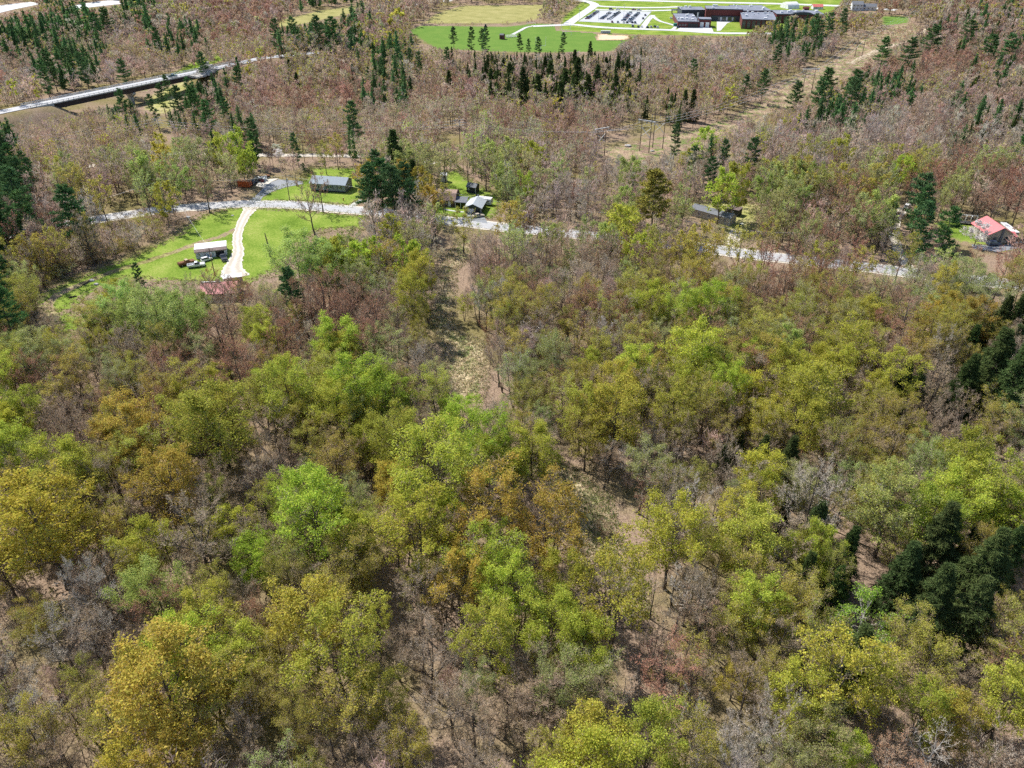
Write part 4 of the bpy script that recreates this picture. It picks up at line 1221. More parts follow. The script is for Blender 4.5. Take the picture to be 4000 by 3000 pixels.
def masses(name, items, label):
    """The farther trees of a kind, too many to build one by one."""
    Vs, Fs, Ts, n = [], [], [], 0
    for x, y, h, w, look, k in items:
        li = next(j for j, l in enumerate(LODS) if math.hypot(y, CAM_H) * .97 < l[0])
        (V0, F0, M0), H0, W0 = PFAR[k][li][int(rng.integers(4))]
        col, bark = COLOURS[look]
        rgb = jitter(col, rng, .28)
        tw = np.array([.50, .43, .35]) * (1 - bark) + np.array([.43, .26, .18]) * bark
        tw = jitter(tw * .92, rng, .28)
        bk = jitter((.10, .085, .07), rng, .35)
        a = rng.uniform(0, 6.28); ca, sa = math.cos(a), math.sin(a)
        z0 = float(terrain(x, y)) - .05
        P = np.empty_like(V0)
        P[:, 0] = (V0[:, 0] * ca - V0[:, 1] * sa) * (w / W0) + x
        P[:, 1] = (V0[:, 0] * sa + V0[:, 1] * ca) * (w / W0) + y
        P[:, 2] = V0[:, 2] * (h / H0) + z0
        T = np.empty((len(V0), 3))
        T[:] = tw
        if k != 'shrub': T[:12] = bk
        T[np.unique(F0[M0 == 1])] = rgb
        Vs.append(P); Fs.append(F0 + n); Ts.append(T); n += len(V0)
    if not Vs: return
    V, F, T = np.concatenate(Vs), np.concatenate(Fs), np.concatenate(Ts)
    print(name, len(items), "tris", len(F))
    tag(link(name, mesh_np(name, V, F, [M_FARLEAF], tint=T)), label=label, kind="stuff")

groups = {}
for i in mass:
    x, y, h, w, look, pick = TREES[i]
    k = KIND[look]
    k = {'dead': 'bare', 'birch': 'budding'}.get(k, k)
    groups.setdefault(k, []).append((x, y, h, w, look, k))
MASSLABEL = {'leafy': ('leafing_forest', "mass of leafing green trees farther off in the wood"), 'budding': ('budding_forest', "mass of olive budding trees farther off in the wood"),
             'bare': ('bare_forest', "mass of bare grey-brown trees covering the far valley"), 'pine': ('pine_forest', "mass of dark pines in the far woods"), 'hemlock': ('hemlock_forest', "mass of dark hemlocks in the far woods")}
for k, items in groups.items():
    masses(MASSLABEL[k][0], items, MASSLABEL[k][1])

# shrubs: the largest in view one by one, the rest as undergrowth
sh = sorted(SHRUBS, key=lambda s: -s[2] / math.hypot(s[1], CAM_H))
SH_SOLO = []
rest = []
for s in sh:
    u_, v_, _ = project(np.array([[s[0], s[1], 1.0]]))
    if len(SH_SOLO) < 240 and 0 < u_[0] < 4000 and 0 < v_[0] < 3000 and s[1] < 360: SH_SOLO.append(s)
    else: rest.append(s)
for x, y, h, w, look in SH_SOLO:
    t, c, H0, W0 = PROTO['shrub'][int(rng.integers(2))]
    col, bark = COLOURS[look if look not in 'ph' else 'o']
    root = empty("shrub", (x, y, float(terrain(x, y)) - .04), rng.uniform(0, 6.28))
    root.scale = (w / W0, w / W0, h / H0)
    rgb = jitter(col, rng)
    for nm, me in (("stems", t), ("foliage", c)):
        o = bpy.data.objects.new(nm, me); COL.objects.link(o); o.parent = root
        o.color = (*rgb, float(np.clip(bark + rng.normal() * .12, 0, 1)))
    SOLO.append((root, x, y, 'shrub', look if look not in 'ph' else 'o', h, w))
# dry grass on the track and in the clearing, tufts on the lawns' rough edges
gv, gf, gt, gn = [], [], [], 0
def tufts(poly_px, n, hlo, hhi, cols, edge=None):
    global gn
    P = px_poly(poly_px); a = np.array(P)
    x = rng.uniform(a[:, 0].min() - 2, a[:, 0].max() + 2, n * 3); y = rng.uniform(a[:, 1].min() - 2, a[:, 1].max() + 2, n * 3)
    d = np.where(inpoly(x, y, P), 1, -1) * seg_dist(x, y, P, True)
    ok = (d > -1.5) if edge is None else (np.abs(d) < edge)
    x, y = x[ok][:n], y[ok][:n]
    for i in range(3):
        b = np.column_stack([x, y, terrain(x, y) + .02]) + rng.normal(size=(len(x), 3)) * np.array([.18, .18, 0])
        t_ = b + np.column_stack([rng.normal(size=len(x)) * .25, rng.normal(size=len(x)) * .25, rng.uniform(hlo, hhi, len(x))])
        V, F = slivers(b, t_, np.full(len(x), .22), rng)
        c = np.array(cols)[rng.integers(0, len(cols), len(x))] * rng.uniform(.7, 1.2, (len(x), 1))
        gv.append(V); gf.append(F + gn); gt.append(np.repeat(c, 3, 0)); gn += len(V)
_straw = [(.56, .48, .32), (.46, .37, .22), (.62, .55, .40), (.20, .25, .07)]
tufts(P_PATH1, 4500, .2, .7, _straw); tufts(P_PATH2, 3800, .2, .7, _straw + [(.16, .27, .06)])
_gr = [(.17, .24, .04), (.26, .28, .08), (.40, .35, .18)]
tufts(P_LAWN, 6000, .15, .5, _gr, 3.0); tufts(P_RANCH, 2200, .15, .5, _gr, 2.0); tufts(P_MID, 2200, .15, .5, _gr, 2.0); tufts(P_RIGHT, 2500, .2, .5, _gr + _straw, 4.0)
tag(link("rough_grass", mesh_np("rough_grass", np.concatenate(gv), np.concatenate(gf), [M_FARLEAF], tint=np.concatenate(gt))), label="tufts of dry and green grass along the track and lawn edges", kind="stuff")
masses("undergrowth", [(x, y, h, w, look if look not in 'ph' else 'o', 'shrub') for x, y, h, w, look in rest], "low brush and saplings on the forest floor")
# ------------------------------------------------------------------ buildings
W_METAL = surf("white_metal", (0.78, 0.78, 0.77), .45, .05, .8)
W_WALL = surf("white_siding", (0.66, 0.67, 0.68), .6, .08, 1.2, stretch=(1, 1, 6))
PALE_WALL = surf("pale_blue_siding", (0.50, 0.55, 0.58), .6, .08, 1.2, stretch=(1, 1, 6))
BROWN_EAVE = surf("brown_eave", (0.27, 0.20, 0.175), .8, .2, 2.5)
GREY_SIDE = surf("grey_siding", (0.25, 0.27, 0.265), .65, .07, 1.5, stretch=(1, 1, 8))
GREY_ROOF = surf("blue_grey_metal_roof", (0.205, 0.255, 0.30), .6, .06, 1.0, stretch=(6, 1, 1), spec=.25)
DARK = surf("dark_trim_and_shade", (0.025, 0.027, 0.03), .6, .1)  # dark trim; also paints shade at the barn bay and ranch house base
GLASS = surf("window_glass", (0.05, 0.06, 0.07), .12, .2, .6, spec=.8)
WHITE = surf("white_trim", (0.75, 0.75, 0.74), .5, .05)
BROWN_ROOF = surf("tan_shingles", (0.40, 0.27, 0.21), .85, .18, 2.5)
BROWN_WALL = surf("dark_brown_siding", (0.13, 0.085, 0.06), .75, .15, 2)
SLATE = surf("slate_shingles", (0.17, 0.18, 0.20), .8, .15, 3)
GREEN_WALL = surf("dark_green_siding", (0.035, 0.06, 0.045), .65, .12, 1.5)
PALE_ROOF = surf("pale_metal_roof", (0.42, 0.46, 0.49), .5, .05, 1, stretch=(1, 5, 1))
BLACK_WALL = surf("black_siding", (0.03, 0.032, 0.04), .65, .15, 2)
RED_ROOF = surf("pinkish_red_metal_roof", (0.58, 0.17, 0.175), .45, .07, 1.0, stretch=(5, 1, 1))
BEIGE = surf("beige_siding", (0.44, 0.40, 0.33), .7, .08, 1.5)
BRICK = surf("dark_red_brick", (0.15, 0.035, 0.035), .75, .15, 1)
NAVY = surf("navy_panel", (0.05, 0.06, 0.08), .6, .1)
FLATROOF = surf("school_roof", (0.19, 0.205, 0.25), .8, .1, .12)
CONC = surf("bridge_concrete", (0.42, 0.41, 0.38), .8, .12, .5)
GIRDER = surf("weathered_steel", (0.045, 0.03, 0.028), .7, .2, .5)
GALV = surf("galvanised_steel", (0.45, 0.46, 0.47), .45, .08, 2, metal=.3)
WOOD = surf("pole_wood", (0.16, 0.115, 0.085), .85, .2, 2, stretch=(3, 3, .4))
PALEWOOD = surf("weathered_crossarm", (0.60, 0.57, 0.52), .8, .1, 2)
RUBBER = surf("tyre_rubber", (0.02, 0.02, 0.021), .85, .1)
RIM = surf("wheel_rim", (0.45, 0.45, 0.46), .35, .05, 3, metal=.6)
ORANGE = surf("rusty_orange_steel", (0.50, 0.12, 0.035), .6, .14, 1.5)

def frame(FL, FR, z=0.0):
    """Place, turn and length of a front that runs between two pixels."""
    a, b = G(*FL, z), G(*FR, z)
    d = b - a
    return Vector((a.x, a.y, 0)), math.atan2(d.y, d.x), math.hypot(d.x, d.y)

def gable(root, L, D, h, rise, wallm, roofm, over=.35, ridge=.5, thick=.14, x0=0.0, y0=0.0, back_h=None):
    """Walls and a two-sided roof with its ridge along x."""
    hb = h if back_h is None else back_h
    yr = D * ridge
    MB().prism([(y0, 0), (y0 + D, 0), (y0 + D, hb), (y0 + yr, h + rise), (y0, h)], x0, x0 + L).build("wall", wallm, root)
    rf = MB()
    sf, sb = rise / yr, (h + rise - hb) / (D - yr)
    for (ya, za), (yb, zb) in (((y0 - over, h - over * sf), (y0 + yr, h + rise)), ((y0 + D + over, hb - over * sb), (y0 + yr, h + rise))):
        rf.hull8([(x0 - over, ya, za + .02), (x0 + L + over, ya, za + .02), (x0 + L + over, yb, zb + .02), (x0 - over, yb, zb + .02),
                  (x0 - over, ya, za + .02 + thick), (x0 + L + over, ya, za + .02 + thick), (x0 + L + over, yb, zb + .02 + thick), (x0 - over, yb, zb + .02 + thick)])
    return rf.build("roof", roofm, root)

def window(root, x, z, w=1.1, h=1.2, y=0.0, fm=None, shutters=False, bars=1, name="window"):
    """On a front wall at y, facing -y."""
    f = MB()
    t = .09
    f.box(x, x + w, y - .06, y + .02, z, z + t).box(x, x + w, y - .06, y + .02, z + h - t, z + h).box(x, x + t, y - .06, y + .02, z + t, z + h - t).box(x + w - t, x + w, y - .06, y + .02, z + t, z + h - t)
    for i in range(bars):
        xx = x + w * (i + 1) / (bars + 1)
        f.box(xx - .04, xx + .04, y - .055, y + .02, z + t, z + h - t)
    o = f.build(name, fm or WHITE, root)
    MB().box(x + t, x + w - t, y - .03, y + .01, z + t, z + h - t).build("pane", GLASS, o)
    if shutters:
        for xs in (x - .42, x + w + .06):
            MB().box(xs, xs + .36, y - .05, y + .02, z - .03, z + h + .03).build("shutter", DARK, root)
    return o

def side_window(root, x, ya, z, w=1.0, h=1.1):
    """On the +x side wall."""
    f = MB()
    f.box(x - .02, x + .06, ya, ya + w, z, z + h)
    o = f.build("window", WHITE, root)
    MB().box(x + .03, x + .075, ya + .1, ya + w - .1, z + .1, z + h - .1).build("pane", GLASS, o)

# white barn in the lawn
p, a, L = frame((768, 1013), (888, 999))
r = empty("barn", p, a, label="white metal barn with an open bay on the green lawn", category="barn")
gable(r, L, 6.6, 2.35, .6, PALE_WALL, W_METAL, ridge=.15, back_h=2.65, over=.25)
MB().hull8([(-.27, -.28, 2.22), (L + .27, -.28, 2.22), (L + .27, .92, 3.02), (-.27, .92, 3.02), (-.27, -.28, 2.52), (L + .27, -.28, 2.52), (L + .27, .95, 3.14), (-.27, .95, 3.14)]).build("front_eave", BROWN_EAVE, r)  # brown strip laid over the short front slope
MB().box(L - 3.5, L - .7, -.05, .03, .02, 2.1).build("bay_shade_panel", DARK, r)  # dark panel on the wall paints the shade inside the open bay
MB().box(L - 3.65, L - 3.5, -.08, .02, 0, 2.2).box(L - .7, L - .55, -.08, .02, 0, 2.2).box(L - 3.65, L - .55, -.08, .02, 2.1, 2.24).build("bay_frame", WHITE, r)
for x in (.75, 2.5): window(r, x, 1.05, .75, .85)
d = MB().box(4.1, 5.0, -.05, .02, .05, 2.0).build("door", WHITE, r); MB().box(4.85, 4.92, -.09, -.05, .95, 1.05).build("handle", DARK, d)
for i in range(2): MB().box(5.5 + i * .95, 6.4 + i * .95, -.045, .02, .1, 2.0).build("panel", W_WALL, r)

# pink-red roof in the trees below the barn
p, a, L = frame((790, 1178), (925, 1172))
r = empty("red_roofed_house", p, a, label="house with a faded red roof half hidden in trees below the barn", category="house")
gable(r, L, 7.5, 2.5, 1.9, BEIGE, RED_ROOF)
for x in (1.2, 4.2, 7.2): window(r, x, 1.0)
MB().box(-.4, L * .55, 3.55, 3.95, 4.56, 4.70).build("ridge_cap", WHITE, r)
p, a, L = frame((878, 1112), (948, 1104))
r = empty("lean_to", p, a, label="white-roofed lean-to at the foot of the gravel driveway", category="shed")
MB().box(0, L, 0, 1.6, 0, 2.1).build("wall", BEIGE, r); MB().hull8([(-.2, -.3, 2.12), (L + .2, -.3, 2.12), (L + .2, 1.9, 2.5), (-.2, 1.9, 2.5), (-.2, -.3, 2.22), (L + .2, -.3, 2.22), (L + .2, 1.9, 2.6), (-.2, 1.9, 2.6)]).build("roof", W_METAL, r)
MB().box(.5, 1.3, -.04, .02, .05, 1.95).build("door", WHITE, r)

# grey ranch house
p, a, L = frame((1216, 745), (1350, 754))
r = empty("ranch_house", p, a, label="long grey ranch house with a blue-grey metal roof and black shutters", category="house")
MB().box(-.02, L + .02, -.03, 7.9, 0, .6).build("foundation", SLATE, r)
gable(r, L, 7.8, 3.3, 1.75, GREY_SIDE, GREY_ROOF, over=.45)
window(r, 1.5, 1.45, 1.5, 1.25, shutters=True); window(r, 7.0, 1.35, 2.3, 1.4, shutters=True, bars=1); window(r, 11.7, 1.45, 1.1, 1.35, shutters=True)
d = MB().box(4.9, 5.85, -.06, .02, .75, 2.85).build("door", WHITE, r); MB().box(5.65, 5.75, -.11, -.06, 1.7, 1.8).build("handle", DARK, d)
st = MB()
for i in range(3): st.box(4.6, 6.15, -1.4 + i * .35, -.9 + i * .35 if i < 2 else -.06, 0, .24 * (i + 1))
st.build("steps", DARK, r)
for x in (4.65, 6.1): MB().tube((x, -1.3, .0), (x, -1.3, 1.1), .03).tube((x, -1.3, 1.1), (x, -.1, 1.75), .03).build("railing", DARK, r)
MB().box(0, L, -.12, -.02, .05, .5).build("base_shade_strip", DARK, r)  # dark strip paints the narrow shade along the foot of the front
side_window(r, L, 3.2, 1.6)
MB().tube((10.0, 4.2, 4.9), (10.0, 4.2, 5.6), .08).build("vent_pipe", GALV, r)

# gambrel house with wings
p, a, L = frame((1696, 804), (1778, 809))
r = empty("gambrel_house", p, a, label="dark brown house with a tan gambrel roof by the road", category="house")
D = 7.6
MB().prism([(0, 0), (D, 0), (D, 2.7), (D - 1.5, 4.7), (D / 2, 5.4), (1.5, 4.7), (0, 2.7)], 0, L).build("wall", BROWN_WALL, r)
rf = MB()
pr = [(-.35, 2.4), (1.5, 4.75), (D / 2, 5.5), (D - 1.5, 4.75), (D + .35, 2.4)]
for (ya, za), (yb, zb) in zip(pr, pr[1:]):
    rf.hull8([(-.3, ya, za), (L + .3, ya, za), (L + .3, yb, zb), (-.3, yb, zb), (-.3, ya, za + .15), (L + .3, ya, za + .15), (L + .3, yb, zb + .15), (-.3, yb, zb + .15)])
rf = rf.build("roof", BROWN_ROOF, r)
MB().box(4.2, 4.8, 3.9, 4.5, 4.9, 5.9).build("chimney", SLATE, rf)
for x in (.9, 3.6): window(r, x, .9, 1.3, 1.3, fm=WHITE)
MB().box(5.6, 6.6, -.05, .02, .1, 2.1).build("door", WHITE, r)
MB().box(-2.6, -.05, 1.0, 6.0, 0, 2.3).build("side_wing", BROWN_WALL, r)
MB().hull8([(-2.9, .7, 2.1), (-.02, .7, 2.1), (-.02, 6.2, 3.3), (-2.9, 6.2, 3.3), (-2.9, .7, 2.22), (-.02, .7, 2.22), (-.02, 6.2, 3.42), (-2.9, 6.2, 3.42)]).build("side_wing_roof", GREY_ROOF, r)
pc = MB().hull8([(L + .05, -1.0, 2.25), (L + 4.8, -1.0, 2.25), (L + 4.8, 2.2, 3.4), (L + .05, 2.2, 3.4), (L + .05, -1.0, 2.4), (L + 4.8, -1.0, 2.4), (L + 4.8, 2.2, 3.55), (L + .05, 2.2, 3.55)])
pc.hull8([(L + .05, 2.2, 3.4), (L + 4.8, 2.2, 3.4), (L + 4.8, 5.4, 2.4), (L + .05, 5.4, 2.4), (L + .05, 2.2, 3.55), (L + 4.8, 2.2, 3.55), (L + 4.8, 5.4, 2.55), (L + .05, 5.4, 2.55)])
pc.build("carport_roof", SLATE, r)
for x in (L + .3, L + 2.4, L + 4.6):
    for y in (-.8, 5.1): MB().box(x - .08, x + .08, y - .08, y + .08, 0, 2.3).build("post", WHITE, r)
MB().box(L + .1, L + 4.6, 5.15, 5.25, 0, 1.0).build("carport_wall", BROWN_WALL, r)

# dark green garage, gable to the road
p, a, L = frame((1818, 834), (1879, 838))
r = empty("garage", p, a, label="dark green garage with a pale metal roof and a white door", category="garage")
D, h, rise = 8.5, 2.6, 1.35
MB().poly([(0, 0, 0), (L, 0, 0), (L, 0, h), (L / 2, 0, h + rise), (0, 0, h)]).poly([(0, D, 0), (0, D, h), (L / 2, D, h + rise), (L, D, h), (L, D, 0)]).poly([(0, 0, 0), (0, 0, h), (0, D, h), (0, D, 0)]).poly([(L, 0, 0), (L, D, 0), (L, D, h), (L, 0, h)]).build("wall", GREEN_WALL, r)
rf = MB()
for xe, xs in ((-.5, -1), (L + .5, 1)):
    ze = h - .5 * rise / (L / 2)
    rf.hull8([(xe, -.5, ze), (L / 2, -.5, h + rise), (L / 2, D + .4, h + rise), (xe, D + .4, ze), (xe, -.5, ze + .13), (L / 2, -.5, h + rise + .13), (L / 2, D + .4, h + rise + .13), (xe, D + .4, ze + .13)])
rf.build("roof", PALE_ROOF, r)
gd = MB().box(.9, 3.3, -.06, .01, .03, 2.05).build("garage_door", WHITE, r)
for i in range(1, 4): MB().box(.92, 3.28, -.075, -.06, .03 + i * .5, .05 + i * .5).build("joint", GALV, gd)
MB().box(4.3, 5.2, -.05, .01, .03, 2.0).build("door", DARK, r)
MB().box(L - .07, L + .07, -.08, .06, 0, h).build("corner_board", W_WALL, r)
side_window(r, L, 2.6, 1.1, .9, .9)

# black shed, play house
p, a, L = frame((1823, 752), (1858, 757))
r = empty("shed", p, a, label="black gabled shed at the edge of the lawn under the trees", category="shed")
gable(r, L, 3.6, 2.5, 1.1, BLACK_WALL, SLATE, over=.25)
window(r, .6, 1.2, .55, .8); MB().box(2.0, 3.0, -.05, .02, .05, 2.0).build("door", BLACK_WALL, r); MB().box(L - .1, L + .03, -.06, .02, 0, 2.5).build("corner_board", W_WALL, r)
p, a, L = frame((1722, 711), (1744, 712))
r = empty("play_house", p, a, label="small pale grey playhouse on stilts behind the gambrel house", category="playhouse")
for x in (.15, L - .15):
    for y in (.15, 2.0): MB().box(x - .07, x + .07, y - .07, y + .07, 0, .9).build("post", PALEWOOD, r)
MB().box(0, L, 0, 2.2, .75, .9).build("deck", PALEWOOD, r)
gable(r, L, 2.2, 2.9, .7, W_WALL, W_METAL, over=.2)
window(r, L * .55, 1.9, .6, .8, fm=DARK); MB().box(.2, .8, -.04, .01, .95, 2.4).build("door", WHITE, r)

# long dark-roofed house, dark shed beside it
p, a, L = frame((2697, 842), (2847, 884))
r = empty("long_house", p, a, label="long low house with a slate-dark roof behind bushes", category="house")
gable(r, L, 5.0, 2.9, .95, BEIGE, SLATE, over=.3)
for x in (3, 7, 11): window(r, x, 1.1, 1.2, 1.2)
window(r, L - 2.6, .9, 1.2, 1.7); MB().box(L - .15, L + .05, -.06, .03, 0, 2.9).build("corner_board", W_WALL, r)
MB().tube((L - 1, 3.6, 2.9), (L - 1, 3.6, 4.6), .12).build("stove_pipe", WHITE, r)
MB().box(-.2, L + .2, 2.42, 2.6, 4.0, 4.06).build("ridge_cap", GREY_ROOF, r)
p, a, L = frame((2830, 836), (2882, 848))
r = empty("shed", p, a, label="dark flat-roofed shed behind the long dark-roofed house", category="shed")
MB().box(0, L, 0, 3.6, 0, 2.5).build("wall", BLACK_WALL, r)
MB().hull8([(-.15, -.2, 2.52), (L + .15, -.2, 2.52), (L + .15, 3.8, 2.75), (-.15, 3.8, 2.75), (-.15, -.2, 2.62), (L + .15, -.2, 2.62), (L + .15, 3.8, 2.85), (-.15, 3.8, 2.85)]).build("roof", surf("brown_felt", (.16, .12, .11), .9, .15), r)
MB().box(2.2, 3.2, -.05, .01, .05, 2.0).build("door", BROWN_WALL, r)

# red-roofed house on the lawn
rA, rB = G(3858, 845, 5.6), G(3922, 890, 5.6)
dv = (rA - rB); L = math.hypot(dv.x, dv.y); a = math.atan2(dv.y, dv.x)
r = empty("red_roofed_house", Vector((rB.x, rB.y, 0)), a, label="house with a bright red metal roof beside a white blossoming tree", category="house")
hw, h, top = 4.6, 3.1, 5.6          # local x runs back along the ridge, the gable wall stands at x = 0
MB().poly([(0, -hw, 0), (0, -hw, h), (0, 0, top - .05), (0, hw, h), (0, hw, 0)]).poly([(L, -hw, 0), (L, hw, 0), (L, hw, h), (L, 0, top - .05), (L, -hw, h)]).poly([(0, hw, 0), (0, hw, h), (L, hw, h), (L, hw, 0)]).poly([(0, -hw, 0), (L, -hw, 0), (L, -hw, h), (0, -hw, h)]).build("wall", BEIGE, r)
rf = MB()
for s in (-1, 1):
    ye, ze = s * (hw + .4), h - .22
    rf.hull8([(-.5, ye, ze), (L + .4, ye, ze), (L + .4, 0, top), (-.5, 0, top), (-.5, ye, ze + .13), (L + .4, ye, ze + .13), (L + .4, 0, top + .13), (-.5, 0, top + .13)])
rf.build("roof", RED_ROOF, r)
MB().box(2.0, 4.6, hw - .02, hw + .05, .4, 2.5).build("white_panel", WHITE, r)
for x in (1.0, 5.6): MB().box(x, x + 1.0, hw - .02, hw + .04, 1.1, 2.3).build("window", GLASS, r)
for y in (-2.6, 1.2): MB().box(-.05, .02, y, y + 1.2, 1.0, 2.2).build("window", GLASS, r)
MB().box(-.35, -.02, -.5, .2, 0, 5.4).build("chimney", SLATE, r)
p, a, L = frame((3898, 944), (3962, 946))
r = empty("porch", p, a, label="enclosed porch with red roof and row of windows before the red-roofed house", category="porch")
MB().box(0, L, 0, 2.4, 0, 2.0).build("wall", W_WALL, r)
MB().hull8([(-.3, -.4, 2.02), (L + .3, -.4, 2.02), (L + .3, 2.5, 2.9), (-.3, 2.5, 2.9), (-.3, -.4, 2.14), (L + .3, -.4, 2.14), (L + .3, 2.5, 3.02), (-.3, 2.5, 3.02)]).build("roof", RED_ROOF, r)
for i in range(4): window(r, .35 + i * 1.45, .9, .95, .85, bars=0)
wA, wB, wC, wD = G(3908, 865, 3.0), G(3932, 867, 3.0), G(3984, 905, 3.0), G(3958, 905, 3.0)
r = empty("annex", Vector((wD.x, wD.y, 0)), 0, label="white-roofed annex behind the red-roofed house", category="annex")
q = [Vector((v.x - wD.x, v.y - wD.y, 0)) for v in (wD, wC, wB, wA)]
MB().hull8([(v.x, v.y, 0) for v in q] + [(v.x, v.y, 2.6) for v in q]).build("wall", BEIGE, r)
MB().hull8([(v.x * 1.04, v.y * 1.02, 2.62) for v in q] + [(v.x * 1.04, v.y * 1.02, 2.75) for v in q]).build("roof", W_METAL, r)
MB().box(.6, 1.5, -.2, -.05, .05, 2.0).build("door", WHITE, r)
p, a, L = frame((3746, 872), (3808, 878))
r = empty("pergola", p, a, label="white timber frame over a dark deck beside the red-roofed house", category="pergola")
MB().box(-.2, L + .2, -1.4, 1.2, .5, .75).build("deck", surf("grey_deck", (.10, .095, .09), .85, .2), r)
for i in range(4):
    x = L * i / 3
    MB().box(x - .09, x + .09, 0, .16, .75, 3.1).build("post", WHITE, r)
    MB().box(x - .07, x + .07, -.9, 1.1, 3.1, 3.24).build("rafter", WHITE, r)
MB().box(-.2, L + .2, 0, .16, 3.25, 3.4).build("beam", WHITE, r)

# ------------------------------------------------------------------ school
def roof_block(root, FL, FR, yback, h, wallm, name="wall", roofm=None, parapet=.35):
    """A flat-roofed block from the pixels of its roof's front edge and the height of its back edge."""
    a, b = G(*FL, h), G(*FR, h)
    c = G((FL[0] + FR[0]) / 2, yback, h)
    ang = math.atan2(b.y - a.y, b.x - a.x); L = math.hypot(b.x - a.x, b.y - a.y)
    m = (a + b) / 2
    D = max(4.0, (c - m).y)
    o = Vector((a.x, a.y, 0)) - SCH
    w = MB().box(0, L, 0, D, 0, h).build(name, wallm, root, o, ang)
    rf = MB().box(-.1, L + .1, -.1, D + .1, h + .01, h + .25)
    rf = rf.build("roof", roofm or FLATROOF, root, o, ang)
    ed = MB().box(-.15, L + .15, -.16, -.1, h - .35, h + parapet + .1).box(-.15, L + .15, D + .1, D + .16, h, h + parapet).box(-.2, -.1, -.1, D + .1, h, h + parapet).box(L + .1, L + .2, -.1, D + .1, h, h + parapet)
    ed.build("parapet", NAVY, root, o, ang)
    return o, ang, L, D
SCH = Vector((G(2760, 105).x, G(2760, 105).y, 0))
r = school = empty("school_building", SCH, 0, label="long dark red brick school with flat grey roofs beyond the playing fields", category="school")
blocks = {}
def blk(k, *a, **kw): blocks[k] = roof_block(school, *a, **kw)
blk('front', (2649, 85), (2732, 86), 54, 4.6, BRICK)
blk('dock', (2732, 76), (2779, 77), 68, 6.2, BRICK)
blk('back', (2664, 40), (2757, 40), 27, 7.0, NAVY)
blk('gym', (2759, 35.5), (2902, 38.5), 24, 9.5, BRICK)
blk('link', (2780, 63), (2902, 66), 55, 4.0, NAVY)
blk('wing', (2900, 76), (3035, 80), 46, 7.2, BRICK)
blk('wingback', (2884, 43), (3017, 43), 21, 8.2, BRICK)
blk('east', (3035, 56), (3222, 58), 41, 7.0, BRICK)
def local(k, x, y, z=0):
    o, a, L, D = blocks[k]
    return o + Vector((x * math.cos(a) - y * math.sin(a), x * math.sin(a) + y * math.cos(a), z)), a
def on_block(k, mb, name, mat, parent=school):
    o, a, L, D = blocks[k]
    return mb.build(name, mat, parent, o, a)
L = blocks['dock'][2]
for x in (L * .10, L * .56): on_block('dock', MB().box(x, x + L * .3, -.12, 0, .1, 4.2), "loading_door", WHITE)
L = blocks['front'][2]
on_block('front', MB().box(L * .48, L * .96, -.4, -.02, .2, 3.4), "loading_bay", DARK)
for i in range(3): on_block('front', MB().box(L * (.06 + i * .13), L * (.06 + i * .13) + 1.6, -.1, 0, 1.4, 2.8), "window", GLASS)
L = blocks['link'][2]
for i in range(9): on_block('link', MB().box(L * (.22 + i * .062), L * (.22 + i * .062) + 1.5, -.1, 0, .6, 3.4), "window", W_WALL if i % 3 == 1 else GLASS)
L = blocks['wing'][2]
for i in range(7):
    x = L * (.015 + i * .142)
    w_ = on_block('wing', MB().box(x, x + 2.6, -.1, 0, .6, 6.4), "window_bay", GLASS)
    o, a, _, _ = blocks['wing']
    MB().box(x - .05, x + .1, -.16, 0, .5, 6.5).box(x + 2.5, x + 2.65, -.16, 0, .5, 6.5).box(x + .1, x + 2.5, -.14, 0, 3.3, 3.6).box(x + 1.2, x + 1.35, -.13, 0, .6, 6.4).build("mullion", NAVY, school, o, a)
L = blocks['east'][2]
for i in range(9): on_block('east', MB().box(L * (.05 + i * .104), L * (.05 + i * .104) + 2.4, -.1, 0, 1.0, 5.6), "window_bay", GLASS)
ar = MB()
for i in range(12):
    t0, t1 = math.pi * i / 12, math.pi * (i + 1) / 12
    x0, x1 = 22 - 9 * math.cos(t0), 22 - 9 * math.cos(t1)
    ar.hull8([(x0, -.5, 7.0), (x1, -.5, 7.0), (x1, 5, 7.0), (x0, 5, 7.0), (x0, -.5, 7.2 + 1.8 * math.sin(t0)), (x1, -.5, 7.2 + 1.8 * math.sin(t1)), (x1, 5, 7.2 + 1.8 * math.sin(t1)), (x0, 5, 7.2 + 1.8 * math.sin(t0))])
on_block('east', ar, "arched_roof", NAVY)
_rv = random.Random(5)
vent = MB().box(-.7, .7, -.7, .7, 0, 1.0).box(-.8, .8, -.8, .8, 1.0, 1.15).mesh("roof_vent", W_METAL)
for k, n, h in (('front', 8, 4.85), ('gym', 4, 9.75), ('wing', 11, 7.45), ('wingback', 8, 8.45), ('east', 8, 7.25), ('back', 3, 7.25)):
    o, a, L, D = blocks[k]
    for i in range(n):
        p_, _ = local(k, L * _rv.uniform(.06, .94), D * _rv.uniform(.1, .9), h)
        v = link("roof_vent", vent, school, p_, a); s = _rv.uniform(.7, 1.7); v.scale = (s, s, _rv.uniform(.7, 1.3))
p_, _ = local('dock', -1.5, 3, 0)
MB().tube((0, 0, 0), (0, 0, 11), .7, .6, 8).build("chimney", GALV, school, p_)

p, a, L = frame((2624, 57), (2658, 57))
r = empty("canopy", p, a, label="dark flat canopy on posts at the drop-off lane of the school", category="canopy")
MB().box(0, L, 0, 6, 3.6, 4.0).build("roof", NAVY, r)
for x in (.5, L - .5):
    for y in (.5, 5.5): MB().box(x - .2, x + .2, y - .2, y + .2, 0, 3.6).build("post", NAVY, r)

